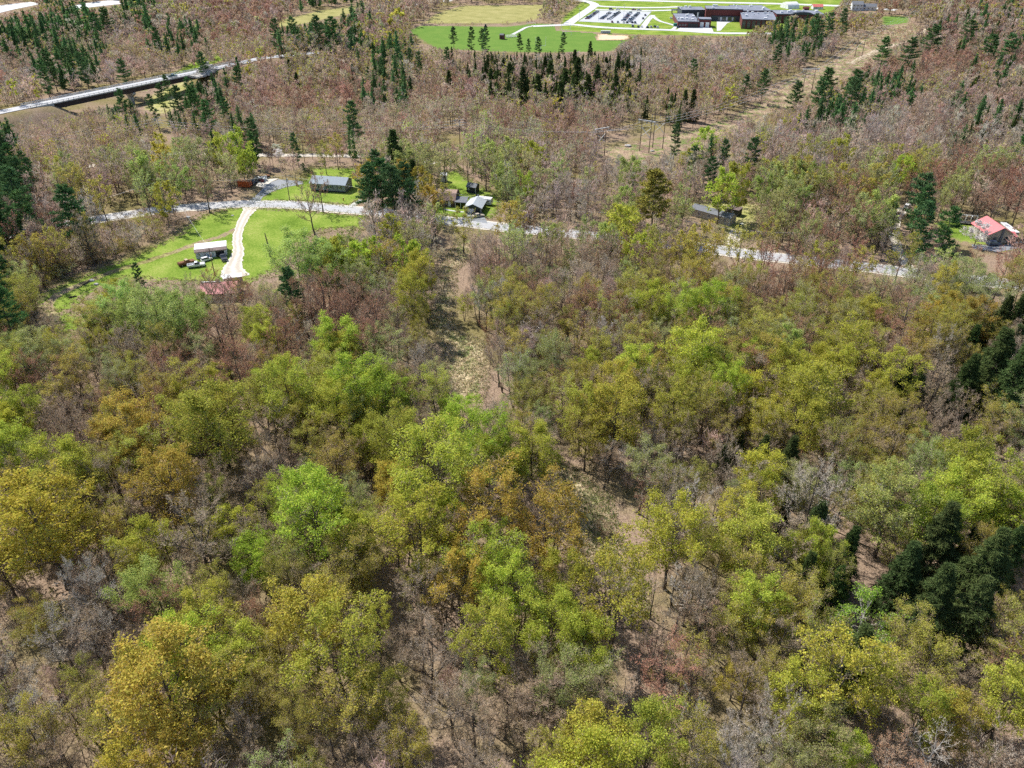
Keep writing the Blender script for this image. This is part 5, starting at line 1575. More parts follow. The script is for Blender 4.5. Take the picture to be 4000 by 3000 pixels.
# white house, tent, red-roofed shed, other far buildings
p, a, L = frame((3326, 41), (3368, 42))
r = empty("farmhouse", p, a, label="white two-storey house with a grey roof near the green field", category="house")
gable(r, L, 9, 5.2, 2.6, W_WALL, SLATE)
for i in range(3):
    window(r, 1.2 + i * 3.2, 1.0, 1.2, 1.4); window(r, 1.2 + i * 3.2, 3.6, 1.2, 1.3)
MB().box(L, L + 13, 2, 9, 0, 3.4).build("wing_wall", W_WALL, r)
MB().prism([(1.6, 3.4), (9.4, 3.4), (5.5, 5.8)], L - .1, L + 13.3).build("wing_roof", SLATE, r)
for i in range(3): window(r, L + 1.5 + i * 3.6, 1.0, 1.3, 1.3, y=2)
p, a, L = frame((3078, 36), (3122, 34))
r = empty("hoop_barn", p, a, label="white fabric hoop barn by the main road behind the school", category="barn")
pr = [(14 * (.5 - .5 * math.cos(math.pi * i / 10)), 5.5 * math.sin(math.pi * i / 10)) for i in range(11)]
MB().prism(pr, 0, L).build("cover", W_METAL, r)
MB().box(-.08, 0, 4, 10, 0, 3.6).build("end_door", WHITE, r)
p, a, L = frame((3176, 37), (3214, 37))
r = empty("shed", p, a, label="small house with a red roof beside the white hoop barn", category="shed")
gable(r, L, 7, 2.4, 1.8, W_WALL, surf("red_roof", (.62, .16, .14), .6, .1)); window(r, 2, .9); MB().box(5, 6, -.05, .02, 0, 2.1).build("door", WHITE, r)
p, a, L = frame((3140, 42), (3160, 42))
r = empty("shed", p, a, label="tiny dark red shed by the hoop barn", category="shed")
gable(r, L, 4, 2.2, 1.2, BRICK, BRICK); MB().box(1, 2, -.05, .02, 0, 2.0).build("door", DARK, r)
p, a, L = frame((3298, 30), (3316, 29))
r = empty("shed", p, a, label="small cream shed in the trees beside the white farmhouse", category="shed")
gable(r, L, 4, 2.6, 1.4, BEIGE, W_WALL); MB().box(1, 2, -.05, .02, 0, 2.0).build("door", DARK, r)
p, a, L = frame((844, 24), (866, 25))
r = empty("warehouse", p, a, label="grey warehouse among the trees at the top edge", category="warehouse")
gable(r, L, 10, 6, 1.5, W_WALL, SLATE); window(r, 1, 2, 1.4, 1.4)
p, a, L = frame((768, 43), (804, 42))
r = empty("cottage", p, a, label="low white cottage on a patch of green at the top edge", category="house")
gable(r, L, 7, 2.6, 1.6, WHITE, W_METAL); window(r, 2, 1.0); MB().box(5, 6, -.05, .02, 0, 2.1).build("door", DARK, r)
p, a, L = frame((618, 8), (664, 7))
r = empty("warehouse", p, a, label="long pale blue-roofed warehouse at the very top edge", category="warehouse")
gable(r, L, 16, 5, 1.6, W_WALL, GREY_ROOF); MB().box(3, 6, -.05, .02, 0, 3.6).build("door", WHITE, r)
p, a, L = frame((1668, 15), (1720, 9))
r = empty("warehouse", p, a, label="small white building under the green sign beyond the meadow", category="building")
gable(r, L, 8, 3, 1.4, W_METAL, W_METAL); MB().box(3, 5, -.05, .02, 0, 2.4).build("door", DARK, r)
r = empty("road_sign", G(1706, 12), 0, label="green highway sign on two posts at the top edge", category="sign")
for x in (-2.4, 2.4): MB().tube((x, 0, 0), (x, 0, 7), .12).build("post", GALV, r)
MB().box(-3.6, 3.6, -.12, -.02, 3.6, 7).build("panel", surf("sign_green", (.0, .22, .16), .5, .05), r)

# field shed, bleachers, goals
p, a, L = frame((1951, 154), (1966, 155))
r = empty("shed", p, a, label="small dark red shed standing on the playing field", category="shed")
gable(r, L, 3.6, 3.2, .8, BRICK, NAVY, over=.15); MB().box(1.2, 2.3, -.05, .02, 0, 2.1).build("door", DARK, r)
def goal(pt, w, h, lab, rz=0):
    g = empty("football_goal", pt, rz, label=lab, category="goal post")
    MB().tube((0, 0, 0), (0, 0, 3.0), .14).build("base_post", WHITE, g)
    MB().tube((-w / 2, 0, 3.0), (w / 2, 0, 3.0), .13).build("crossbar", WHITE, g)
    for s in (-1, 1): MB().tube((s * w / 2, 0, 3.0), (s * w / 2, 0, h), .11).build("upright", WHITE, g)
goal(G(2210, 132), 7.2, 9.0, "white football goal post at the far end of the playing field")
goal(G(2112, 196), 7.2, 9.0, "white football goal post behind the field-edge pines")
def soccer(pt, rz, lab):
    g = empty("soccer_goal", pt, rz, label=lab, category="goal")
    MB().tube((-3.6, 0, 0), (-3.6, 0, 2.5), .1).build("post", WHITE, g); MB().tube((3.6, 0, 0), (3.6, 0, 2.5), .1).build("post", WHITE, g)
    MB().tube((-3.6, 0, 2.5), (3.6, 0, 2.5), .1).build("crossbar", WHITE, g)
    for s in (-3.6, 3.6): MB().tube((s, 0, 2.5), (s, 2.2, 0), .06).build("brace", WHITE, g)
soccer(G(2075, 100), .2, "white goal frame at the edge of the wood above the footpath")
soccer(G(2214, 137), .1, "small white goal below the football posts")
r = empty("bleachers", G(2000, 146), .35, label="low pale bleachers at the edge of the playing field", category="bleachers")
for i in range(4): MB().box(-4.5, 4.5, i * .8, i * .8 + .5, .3 + i * .4, .38 + i * .4).build("bench_plank", W_METAL, r)
for x in (-4, 0, 4): MB().hull8([(x - .06, 0, 0), (x + .06, 0, 0), (x + .06, 3, 0), (x - .06, 3, 0), (x - .06, 0, .3), (x + .06, 0, .3), (x + .06, 3, 1.5), (x - .06, 3, 1.5)]).build("support", GALV, r)
r = empty("dugout", G(2366, 131), 0, label="low white dugout bench behind the sand infield", category="dugout")
MB().box(-4, 4, 0, 1.6, 1.9, 2.05).build("roof", W_METAL, r); MB().box(-4, 4, 1.5, 1.6, 0, 1.9).build("wall", W_WALL, r); MB().box(-3.5, 3.5, .7, 1.1, .35, .45).build("bench", PALEWOOD, r)
# ------------------------------------------------------------------ bridge
_len = (BR_R - BR_L).length
_ang = math.atan2(_bd.y, _bd.x)
r = bridge = empty("road_bridge", Vector((BR_L.x, BR_L.y, 0)), _ang, label="long road bridge with dark steel girders over the wooded valley", category="bridge")
MB().box(-2, _len + 2, -4.7, 4.7, DECK_Z - .35, DECK_Z).build("deck", CONC, r)
_rd = MB().box(-2, _len + 2, -4.1, 4.1, DECK_Z + .02, DECK_Z + .13).build("roadway", M_ROAD, r)
for y in (-3.9, -1.3, 1.3, 3.9):
    MB().box(1, _len - 1, y - .2, y + .2, DECK_Z - 3.0, DECK_Z - .36).build("girder", GIRDER, r)
curb = MB().box(-12, _len + 30, -.18, .18, 0, .3).mesh("curb", CONC)
railm = MB().box(-12, _len + 30, -.08, .08, 0, .16).mesh("rail", GALV)
postm = MB().box(-.1, .1, -.1, .1, 0, 1.05).mesh("post", GALV)
for s in (-4.45, 4.45):
    link("curb", curb, r, (0, s, DECK_Z - .05))
    for z in (.55, .95): link("rail", railm, r, (0, s, DECK_Z + z))
    k = -11.5
    while k < _len + 29.5:
        link("post", postm, r, (k, s, DECK_Z + .1)); k += 2.9
gm = float(terrain(*(BR_L + _bd * (_len * .5)).to_2d()))
def pier(x):
    z0 = -4
    m = MB()
    m.hull8([(x - .7, -1.6, z0), (x + .7, -1.6, z0), (x + .7, 1.6, z0), (x - .7, 1.6, z0), (x - .8, -1.9, 2.4), (x + .8, -1.9, 2.4), (x + .8, 1.9, 2.4), (x - .8, 1.9, 2.4)])
    m.hull8([(x - .8, -1.9, 2.4), (x + .8, -1.9, 2.4), (x + .8, 1.9, 2.4), (x - .8, 1.9, 2.4), (x - .9, -4.6, 4.0), (x + .9, -4.6, 4.0), (x + .9, 4.6, 4.0), (x - .9, 4.6, 4.0)])
    m.box(x - .9, x + .9, -4.6, 4.6, 4.0, 4.98)
    m.build("pier", CONC, r)
pier(_len * .46)
for x, s in ((0, 1), (_len, -1)):
    MB().box(min(x, x - s * 1.6), max(x, x - s * 1.6), -5.4, 5.4, -2, DECK_Z - .37).build("abutment", CONC, r)
    MB().box(min(x - s * 1.6, x - s * 9), max(x - s * 1.6, x - s * 9), -5.4, 5.4, 2, DECK_Z - .02).build("wing_wall", CONC, r)
# stone facing of the far slope under the bridge
rk = random.Random(3)
ST = surf("rip_rap_stone", (.46, .43, .39), .85, .15, 2)
rr = MB()
end = BR_R - _bd * 2
nrm = Vector((-_bd.y, _bd.x, 0))
for i in range(260):
    t, q = rk.uniform(1, 15), rk.uniform(-13, -3)
    pp = end - _bd * t + nrm * q
    z = min(float(terrain(pp.x, pp.y)), 5.0)
    s = rk.uniform(.35, .8)
    c = [Vector((rk.uniform(-.25, .25), rk.uniform(-.25, .25), rk.uniform(-.2, .2))) * s for _ in range(8)]
    bx = [(-1, -1, -1), (1, -1, -1), (1, 1, -1), (-1, 1, -1), (-1, -1, 1), (1, -1, 1), (1, 1, 1), (-1, 1, 1)]
    rr.hull8([pp + Vector((b[0] * s, b[1] * s, b[2] * s * .7 + z)) + c[j] for j, b in enumerate(bx)])
tag(rr.build("rip_rap", ST), kind="stuff", label="pale broken stones facing the slope under the bridge end")

# ------------------------------------------------------------------ power lines
PALEPOST = surf("pale_crossarm", (0.72, 0.70, 0.66), .8, .08, 2)
INSUL = surf("insulator", (0.55, 0.58, 0.56), .3, .05)
WIRE = surf("wire", (0.60, 0.61, 0.62), .4, .05, metal=.2)
def catenary(a, b, sag, n=14):
    a, b = Vector(a), Vector(b)
    return [a + (b - a) * (i / n) - Vector((0, 0, sag * 4 * (i / n) * (1 - i / n))) for i in range(n + 1)]
def wire(name, a, b, sag, rad, label, group="power line wires"):
    m = MB(); P = catenary(a, b, sag)
    for p_, q_ in zip(P, P[1:]): m.tube(p_, q_, rad, n=4, cap=False)
    tag(m.build(name, WIRE), label=label, category="wire", group=group)

def hframe(base, h, span, rz, lab, pale=True, braces=True):
    r = empty("transmission_tower", base, rz, label=lab, category="pylon", group="wooden power line frames in the cut")
    for s in (-1, 1): MB().tube((s * span * .28, 0, -.3), (s * span * .28, 0, h), .22, .15, 7).build("pole", WOOD, r)
    MB().box(-span / 2, span / 2, -.14, .14, h - 1.4, h - 1.05).build("crossarm", PALEPOST if pale else WOOD, r)
    if braces:
        MB().tube((-span * .27, .16, h * .45), (span * .27, .16, h * .72), .13).build("brace", PALEPOST, r)
        MB().tube((span * .27, -.16, h * .45), (-span * .27, -.16, h * .72), .13).build("brace", PALEPOST, r)
    tips = []
    for f in (-.46, 0, .46):
        MB().tube((span * f, 0, h - 2.6), (span * f, 0, h - 1.4), .12).build("insulator", INSUL, r)
        tips.append(Vector(base) + Vector((span * f * math.cos(rz), span * f * math.sin(rz), h - 2.6)))
    return tips
def arm_pole(base, h, lab, rz=0.0, arms=3):
    r = empty("power_pole", base, rz, label=lab, category="power pole")
    MB().tube((0, 0, -.3), (0, 0, h), .24, .15, 7).build("pole", WOOD, r)
    MB().tube((0, 0, h - 3.4), (0, 0, h + .4), .2, .1, 6).build("pole_top", PALEPOST, r)
    tips = []
    for i in range(arms):
        z = h - .9 - i * 1.25
        for s in (-1, 1):
            MB().tube((s * .15, 0, z - .25), (s * 1.9, 0, z + .15), .09).build("arm", PALEPOST, r)
            MB().tube((s * 1.9, 0, z - .45), (s * 1.9, 0, z + .15), .1).build("insulator", INSUL, r)
        tips.append(Vector(base) + Vector((-1.9 * math.cos(rz), -1.9 * math.sin(rz), z - .45)))
    return tips
T1 = arm_pole(G(640, 575), 14.5, "tall power pole with stacked arms behind the left-hand yellow trees", .5)
T2 = arm_pole(G(1798, 592), 15.5, "tall power pole with stacked arms behind the pale willows", .2)
F1 = hframe(G(2345, 612), 14.0, 8.0, .55, "wooden power line frame with a pale crossarm, nearest the willows")
F2 = hframe(G(2516, 594), 15.5, 8.5, -.6, "wooden power line frame with a broad pale crossarm in the cut")
F3 = hframe(G(2568, 580), 16.5, 8.5, -.35, "darker wooden power line frame behind the broad pale one", False)
F4 = hframe(G(3150, 366), 15.0, 10.0, .1, "wooden power line frame with a white crossarm halfway up the cut", True, False)
F5 = hframe(G(3352, 223), 17.0, 9.0, .0, "tall dark wooden power line frame far up the cut", False, False)
F6 = hframe(G(3590, 82), 16.0, 9.0, .0, "farthest wooden power line frame at the top of the cut", False, False)
_o = ["first", "second", "third"]
for i in range(3):
    wire("power_wire", G(-350, 545 + i * 14, 12 - i), T1[i], 3.0, .05, f"{_o[i]} wire from the picture's edge to the stacked-arm pole")
    wire("power_wire", T1[i], T2[i], 4.2, .05, f"{_o[i]} wire of the long span over the ranch house")
    wire("power_wire", T2[i], F1[i], 1.5, .045, f"{_o[i]} wire from the stacked-arm pole to the first wooden frame")
    wire("power_wire", F1[i], F2[i], .6, .045, f"{_o[i]} wire between the first two wooden frames")
    wire("power_wire", F2[i], F4[i], 3.5, .045, f"{_o[i]} wire of the span up to the white-armed frame")
    wire("power_wire", F4[i], F5[i], 3.5, .045, f"{_o[i]} wire of the span to the tall dark frame")
    wire("power_wire", F5[i], F6[i], 3.0, .045, f"{_o[i]} wire of the last span up the cut")
    wire("power_wire", G(3075, 528 + i * 8, 13), G(4250, 575 + i * 9, 13), 3.0, .05, f"{_o[i]} wire crossing the bare wood above the red-roofed house")

def utility(base, h, lab, rz=0.0, lamp=False):
    r = empty("utility_pole", base, rz, label=lab, category="utility pole")
    MB().tube((0, 0, -.3), (0, 0, h), .17, .12, 7).build("pole", WOOD, r)
    MB().box(-1.1, 1.1, -.06, .06, h - .7, h - .55).build("crossarm", WOOD, r)
    for x in (-.95, 0, .95): MB().tube((x, 0, h - .55), (x, 0, h - .3), .05).build("insulator", INSUL, r)
    if lamp:
        MB().tube((.25, -.1, h - 2.4), (.25, -.1, h - 1.6), .25).build("transformer", GALV, r)
    return Vector(base) + Vector((0, 0, h - .3))
U = [utility(G(673, 792), 10, "leaning grey utility pole beside the road above the lawn", .3), utility(G(1132, 784), 10.5, "utility pole with transformer before the ranch house", .1, True), utility(G(1159, 728), 5.0, "short service pole at the end of the asphalt drive", .1),
     utility(G(840, 1077), 9.5, "utility pole standing in front of the white barn", .2, True), utility(G(1733, 831), 9, "utility pole before the gambrel house", .1), utility(G(2560, 925), 9, "utility pole among roadside trees right of the track", .1), utility(G(3120, 1005), 9, "utility pole by the road below the grey wood", .1)]
wire("service_wire", G(-300, 960, 9), U[0], 1.2, .03, "roadside service wire running in from the picture's edge", None)
wire("service_wire", U[0], U[1], 1.4, .03, "roadside service wire over the drive entrance", None)
wire("service_wire", U[1], U[4], 2.0, .03, "roadside service wire before the ranch house and spruces", None)
wire("service_wire", U[4], U[5], 2.6, .03, "roadside service wire over the track's upper end", None)
wire("service_wire", U[5], U[6], 2.0, .03, "roadside service wire through the trees before the long house", None)
wire("service_wire", U[1], U[2], .3, .025, "short service wire to the pole at the asphalt drive", None)
wire("service_wire", U[0], U[3], 1.6, .025, "service wire sagging across the lawn to the barn pole", None)

# ------------------------------------------------------------------ vehicles
PAINT = {k: surf("paint_" + k, c, .28, .04, .5, spec=.6) for k, c in {'white': (.72, .72, .71), 'silver': (.45, .46, .48), 'black': (.02, .02, .023), 'blue': (.05, .09, .16), 'maroon': (.14, .02, .03), 'grey': (.16, .17, .18), 'tan': (.45, .40, .32), 'navy': (.03, .045, .09), 'teal': (.05, .12, .13)}.items()}
wheel_t = MB().tube((-.11, 0, 0), (.11, 0, 0), .33, n=12).mesh("tyre", RUBBER)
wheel_r = MB().tube((-.12, 0, 0), (.12, 0, 0), .19, n=8).mesh("rim", RIM)
def car_shape(kind):
    b, g, rf = MB(), MB(), MB()
    if kind == 'sedan':
        b.prism([(-2.25, .32), (2.25, .32), (2.32, .55), (2.2, .74), (.95, .92), (-1.55, .95), (-2.25, .9), (-2.33, .55)], -.88, .88)
        g.hull8([(-.8, -1.65, .93), (.8, -1.65, .93), (.8, 1.05, .9), (-.8, 1.05, .9), (-.6, -1.0, 1.4), (.6, -1.0, 1.4), (.6, .3, 1.4), (-.6, .3, 1.4)])
        rf.box(-.62, .62, -1.02, .32, 1.4, 1.45)
    elif kind == 'suv':
        b.prism([(-2.3, .36), (2.25, .36), (2.32, .6), (2.2, .9), (1.1, 1.05), (-2.25, 1.08), (-2.34, .6)], -.92, .92)
        g.hull8([(-.86, -2.2, 1.06), (.86, -2.2, 1.06), (.86, 1.15, 1.03), (-.86, 1.15, 1.03), (-.68, -1.95, 1.66), (.68, -1.95, 1.66), (.68, .4, 1.66), (-.68, .4, 1.66)])
        rf.box(-.7, .7, -1.97, .42, 1.66, 1.72)
    else:
        b.prism([(-2.7, .45), (2.7, .45), (2.78, .7), (2.65, 1.02), (1.2, 1.12), (-.45, 1.14), (-.45, .68), (-2.7, .68)], -.95, .95)
        b.box(-.95, -.85, -2.72, -.45, .68, 1.14).box(.85, .95, -2.72, -.45, .68, 1.14).box(-.85, .85, -2.74, -2.64, .68, 1.14)
        g.hull8([(-.87, -.45, 1.13), (.87, -.45, 1.13), (.87, 1.25, 1.11), (-.87, 1.25, 1.11), (-.7, -.35, 1.72), (.7, -.35, 1.72), (.7, .5, 1.72), (-.7, .5, 1.72)])
        rf.box(-.72, .72, -.38, .53, 1.72, 1.78)
    return b, g, rf
def wheels_at(kind): return [(-.8, -1.4, .33), (.8, -1.4, .33), (-.8, 1.42, .33), (.8, 1.42, .33)] if kind != 'pickup' else [(-.84, -1.75, .36), (.84, -1.75, .36), (-.84, 1.75, .36), (.84, 1.75, .36)]
def vehicle(kind, paint, loc, rz, label, name=None, cat=None, group=None, sc=1.0):
    """A car with its parts; the front points along +y before turning."""
    r = empty(name or {'sedan': 'parked_car', 'suv': 'parked_car', 'pickup': 'pickup_truck'}[kind], loc, rz, label=label, category=cat or {'sedan': 'car', 'suv': 'car', 'pickup': 'pickup'}[kind], group=group)
    r.scale = (sc,) * 3
    b, g, rf = car_shape(kind)
    b.build("body", PAINT[paint], r); g.build("windows", GLASS, r); rf.build("roof", PAINT[paint], r)
    for x, y, z in wheels_at(kind):
        w = empty("wheel", (x, y, z)); w.parent = r
        link("tyre", wheel_t, w); link("rim", wheel_r, w)
    f = 2.2 if kind != 'pickup' else 2.68
    for s in (-1, 1):
        MB().box(s * .62 - .16, s * .62 + .16, f, f + .09, .62, .76).build("headlight", WHITE, r)
        MB().box(s * .66 - .14, s * .66 + .14, -f - .1, -f - .02, .66, .84).build("tail_light", PAINT['maroon'], r)
    MB().box(-.85, .85, f + .02, f + .14, .38, .54).build("bumper", GALV, r)
    return r
def facing(a, b):   # turn so that +y points from pixel a to pixel b
    d = G(*b) - G(*a); return math.atan2(d.y, d.x) - math.pi / 2
vehicle('pickup', 'white', G(768, 1042), facing((735, 1046), (800, 1038)), "white pickup truck parked on the lawn before the barn")
vehicle('pickup', 'black', G(873, 1012), facing((868, 1003), (880, 1022)), "black pickup truck backed up to the barn's open bay")
vehicle('suv', 'white', G(808, 1018), facing((790, 1022), (828, 1012)), "white and black old car parked against the barn wall", sc=.8)
r = empty("old_truck", G(730, 1033), facing((708, 1040), (760, 1026)), label="rusty brown old truck wreck beside the white pickup", category="truck")
b, g, rf = car_shape('pickup')
RUSTY = surf("rust", (.20, .085, .035), .85, .3, 3)
b.build("body", RUSTY, r); g.build("cab", RUSTY, r); rf.build("roof", surf("faded_tan", (.45, .36, .22), .8, .15), r)
for x, y, z in wheels_at('pickup'): w = empty("wheel", (x, y, z)); w.parent = r; link("tyre", wheel_t, w); link("rim", wheel_r, w)
MB().box(-.7, .7, -2.5, -.7, .7, 1.3).build("load", RUSTY, r)
vehicle('sedan', 'tan', G(1868, 848), facing((1848, 850), (1888, 844)), "pale gold sedan parked before the green garage")
vehicle('sedan', 'black', G(1864, 838), facing((1852, 837), (1878, 839)), "dark car parked close against the green garage", sc=.8)
vehicle('pickup', 'teal', BR_L + _bd * (_len * .74) + Vector((_bd.y, -_bd.x, 0)) * 1.9 + Vector((0, 0, .14)), _ang - math.pi / 2, "dark teal pickup truck driving over the bridge")
vehicle('suv', 'white', G(3542, 812), facing((3538, 820), (3548, 806)), "white car on the gravel drive behind the roadside pines")
vehicle('suv', 'navy', G(3880, 958), facing((3862, 958), (3900, 956)), "dark blue car before the red-roofed house")
vehicle('sedan', 'black', G(3975, 957), facing((3960, 960), (3990, 953)), "black car at the corner of the red-roofed house's porch")
vehicle('suv', 'navy', G(990, 718), facing((985, 724), (998, 712)), "dark blue car parked beside the orange dumpster")
vehicle('suv', 'grey', G(1003, 708), facing((998, 714), (1010, 702)), "grey van among the scrap behind the dumpster")
# camper trailer
p, a, L = frame((1866, 800), (1918, 806))
r = empty("camper_trailer", p, a, label="white camper trailer parked behind the green garage", category="camper")
MB().prism([(0, .6), (2.4, .6), (2.4, 2.7), (2.1, 2.95), (.3, 2.95), (0, 2.7)], 0, L).build("body", W_METAL, r)
MB().box(-.02, L + .02, -.03, 0, 1.1, 1.25).build("stripe", PAINT['silver'], r)
window(r, .7, 1.5, 1.0, .7); window(r, L - 1.9, 1.5, 1.1, .7)
MB().box(2.4, 3.05, -.05, 0, .7, 2.4).build("door", WHITE, r)
MB().box(L - .02, L + .05, .4, 2.0, 1.5, 2.2).build("end_window", GLASS, r)
for x in (L * .45, L * .6):
    for y in (.05, 2.35):
        w = link("wheel", wheel_t, r, (x, y, .33), math.pi / 2)
MB().box(1.2, 2.2, .8, 1.6, 2.96, 3.2).build("air_conditioner", WHITE, r)
MB().tube((0, 1.2, .55), (-1.3, 1.2, .5), .07).build("tow_bar", GALV, r)
# dumpster and scrap
p, a, L = frame((930, 732), (976, 735))
r = empty("dumpster", p, a, label="rusty orange steel dumpster beside the drive", category="dumpster")
MB().box(0, L, 0, 2.3, .25, 2.6).build("body", ORANGE, r)
for i in range(6): MB().box(L * (i + .5) / 6 - .06, L * (i + .5) / 6 + .06, -.1, 0, .3, 2.5).build("rib", ORANGE, r)
MB().box(-.1, L + .1, -.1, 2.4, 2.6, 2.74).build("top", surf("faded_orange", (.62, .30, .17), .7, .1), r)
for x in (.4, L - .4): MB().box(x - .1, x + .1, .1, 2.2, 0, .25).build("skid", DARK, r)
rs = random.Random(9)
SC = [("white", WHITE, "appliance"), ("rust", RUSTY, "scrap metal"), ("dark", DARK, "scrap"), ("grey", GALV, "scrap metal"), ("red", BRICK, "scrap"), ("white", W_WALL, "barrel")]
for i, (px_, py_) in enumerate([(1012, 700), (1018, 708), (1024, 703), (1030, 700), (1026, 711), (1040, 697), (1036, 706), (1048, 693), (1020, 696)]):
    cn, m_, wh = SC[i % 6]
    lab = ["white boxy appliance at the end of the scrap row", "rust-red heap of metal in the scrap yard", "dark crate in the scrap row", "grey metal bin in the scrap row", "dark red box lying before the scrap", "pale barrel at the far end of the scrap row", "white appliance standing behind the scrap heap", "rusty tank by the drive's far edge", "dark crate behind the grey van"][i]
    s = rs.uniform(.5, .85)
    g = empty("scrap_barrel" if wh == "barrel" else "scrap_box", G(px_, py_), rs.uniform(0, 3), label=lab, category="scrap", group="scrap beside the dumpster")
    if wh == "barrel": MB().tube((0, 0, 0), (0, 0, 1.1), .42, n=10).build("drum", m_, g); MB().tube((0, 0, 1.1), (0, 0, 1.16), .44, n=10).build("rim", GALV, g)
    else:
        MB().hull8([(-s, -s, 0), (s, -s * .9, 0), (s, s, 0), (-s, s, 0), (-s * .9, -s, s * 1.4), (s * .95, -s, s * 1.2), (s, s * .9, s * 1.5), (-s, s, s * 1.3)]).build("casing", m_, g)
        MB().box(-s * .7, s * .7, -s * 1.02, -s * .9, s * .2, s * 1.0).build("panel", DARK if i % 2 else GALV, g)
# school cars
_f = {}
def far_car(kind, paint):
    k = (kind, paint)
    if k not in _f:
        b, g, rf = car_shape(kind)
        m = MB()
        for src, mi in ((b, 0), (g, 1), (rf, 0)):
            n0 = len(m.v); m.v += src.v; m.f += [tuple(i + n0 for i in f) for f in src.f]; m.m += [mi] * len(src.f)
        for x, y, z in wheels_at(kind): m.tube((x - .1, y, z), (x + .1, y, z), .33, n=8, mi=2)
        _f[k] = m.mesh("car_" + kind, PAINT[paint], GLASS, RUBBER)
    return _f[k]
rc = random.Random(21)
def zc1(x, y): return (2200 + x / 2.54, y / 2.54)
rows = [("in the row by the curving road", (238, 190), (335, 122), 9), ("in the second parking row", (380, 192), (462, 132), 7), ("in the third row of the parking lot", (455, 198), (548, 130), 8),
        ("in the fourth parking row", (598, 208), (660, 135), 8), ("in the fifth row of the parking lot", (650, 222), (738, 140), 9)]
ORD = "first second third fourth fifth sixth seventh eighth ninth tenth eleventh twelfth".split()
PW = {'white': 'white', 'silver': 'silver', 'black': 'black', 'blue': 'blue', 'maroon': 'maroon', 'grey': 'grey', 'navy': 'navy blue'}
def school_car(px_, py_, rz, lab, grp, paint=None):
    paint = paint or rc.choice(['white', 'silver', 'black', 'blue', 'navy', 'grey', 'maroon', 'white', 'blue', 'silver'])
    o = link("parked_car", far_car(rc.choice(['sedan', 'suv', 'sedan']), paint), None, G(px_, py_) + Vector((0, 0, .17)), rz)
    tag(o, f"{PW[paint]} {lab}", "car", grp)
for txt, p0, p1, n in rows:
    for i in range(n):
        t = i / (n - 1)
        a_ = zc1(p0[0] + (p1[0] - p0[0]) * t, p0[1] + (p1[1] - p0[1]) * t)
        school_car(*a_, rc.choice([1, -1]) * math.pi / 2 + rc.uniform(-.05, .05), f"car {ORD[i]} from the field end {txt}", "cars in the school parking lot")
for i, (x, y) in enumerate([(485, 224), (541, 226), (600, 229), (632, 230), (684, 230), (712, 232)]):
    school_car(*zc1(x, y), rc.uniform(-.05, .05), f"car parked nose-in {ORD[i]} along the lot's field edge", "cars in the school parking lot")
for x, y, pt, lab in ((475, 100, 'black', "car on the drop-off lane, foremost of four"), (543, 101, 'white', "car on the drop-off lane behind the black one"), (700, 103, 'maroon', "car on the drop-off lane"), (752, 106, 'silver', "car on the drop-off lane behind the maroon one")):
    school_car(*zc1(x, y), -math.pi / 2, lab, None, pt)
for i, (x, y, pt) in enumerate([(688, 267, 'grey'), (745, 272, 'black'), (777, 272, 'white'), (835, 277, 'navy'), (870, 275, 'silver'), (907, 270, 'black'), (935, 277, 'white')]):
    school_car(*zc1(x, y), rc.uniform(-.06, .06), f"car parked {ORD[i]} along the service road by the field", "cars along the school service road", pt)
for x, y, pt, lab in ((813, 157, 'grey', "car driving in the parking lot's main aisle"), (792, 190, 'black', "car driving down the lot's main aisle toward the field"), (1067, 187, 'white', "car under the bare trees by the school entrance"), (1105, 201, 'silver', "car by the school entrance beside the curved walk"), (1135, 276, 'navy', "car by the green dumpster at the loading yard"), (1181, 258, 'black', "car against the brick wall of the loading yard")):
    school_car(*zc1(x, y), rc.uniform(-.1, .1), lab, None, pt)
r = empty("waste_container", G(*zc1(1130, 262)), .0, label="green waste container at the school loading yard", category="container")
MB().box(-3.2, 3.2, -1.2, 1.2, .2, 2.3).build("body", surf("container_green", (.03, .22, .17), .6, .1), r); MB().box(-3.25, 3.25, -1.25, 1.25, 2.3, 2.45).build("lid", surf("container_lid", (.04, .28, .22), .5, .1), r)
# lamp posts of the parking lot
for i, (x, y) in enumerate([(350, 205), (158, 205), (860, 215), (600, 170)]):
    g = empty("lamp_post", G(*zc1(x, y)), 0, label=["tall lamp post at the field corner of the parking lot", "tall lamp post beside the curving school road", "tall lamp post at the school end of the parking lot", "tall lamp post in the middle of the parking lot"][i], category="lamp post")
    MB().tube((0, 0, 0), (0, 0, 10), .14, .1).build("pole", GALV, g); MB().box(-.9, .9, -.2, .2, 10, 10.2).build("lamp_head", GALV, g)
# small things near the houses
r = empty("trash_bin", G(2896, 886), .3, label="blue lidded bin on the yard's grass by the long house", category="bin")
MB().hull8([(-.35, -.35, .1), (.35, -.35, .1), (.35, .35, .1), (-.35, .35, .1), (-.5, -.45, 1.15), (.5, -.45, 1.15), (.5, .45, 1.15), (-.5, .45, 1.15)]).build("body", surf("bin_blue", (.03, .10, .30), .5, .1), r); MB().box(-.52, .52, -.47, .47, 1.15, 1.25).build("lid", WHITE, r)
r = empty("mailbox", G(1038, 808), .1, label="grey roadside mailbox across from the asphalt drive", category="mailbox")
MB().box(-.06, .06, -.06, .06, 0, 1.1).build("post", WOOD, r); MB().prism([(-.25, 1.1), (.25, 1.1), (.25, 1.3), (.12, 1.45), (-.12, 1.45), (-.25, 1.3)], -.12, .12).build("box", GALV, r)
r = empty("lawn_ornament", G(1342, 784), 0, label="small orange wooden figure on the ranch house lawn", category="ornament")
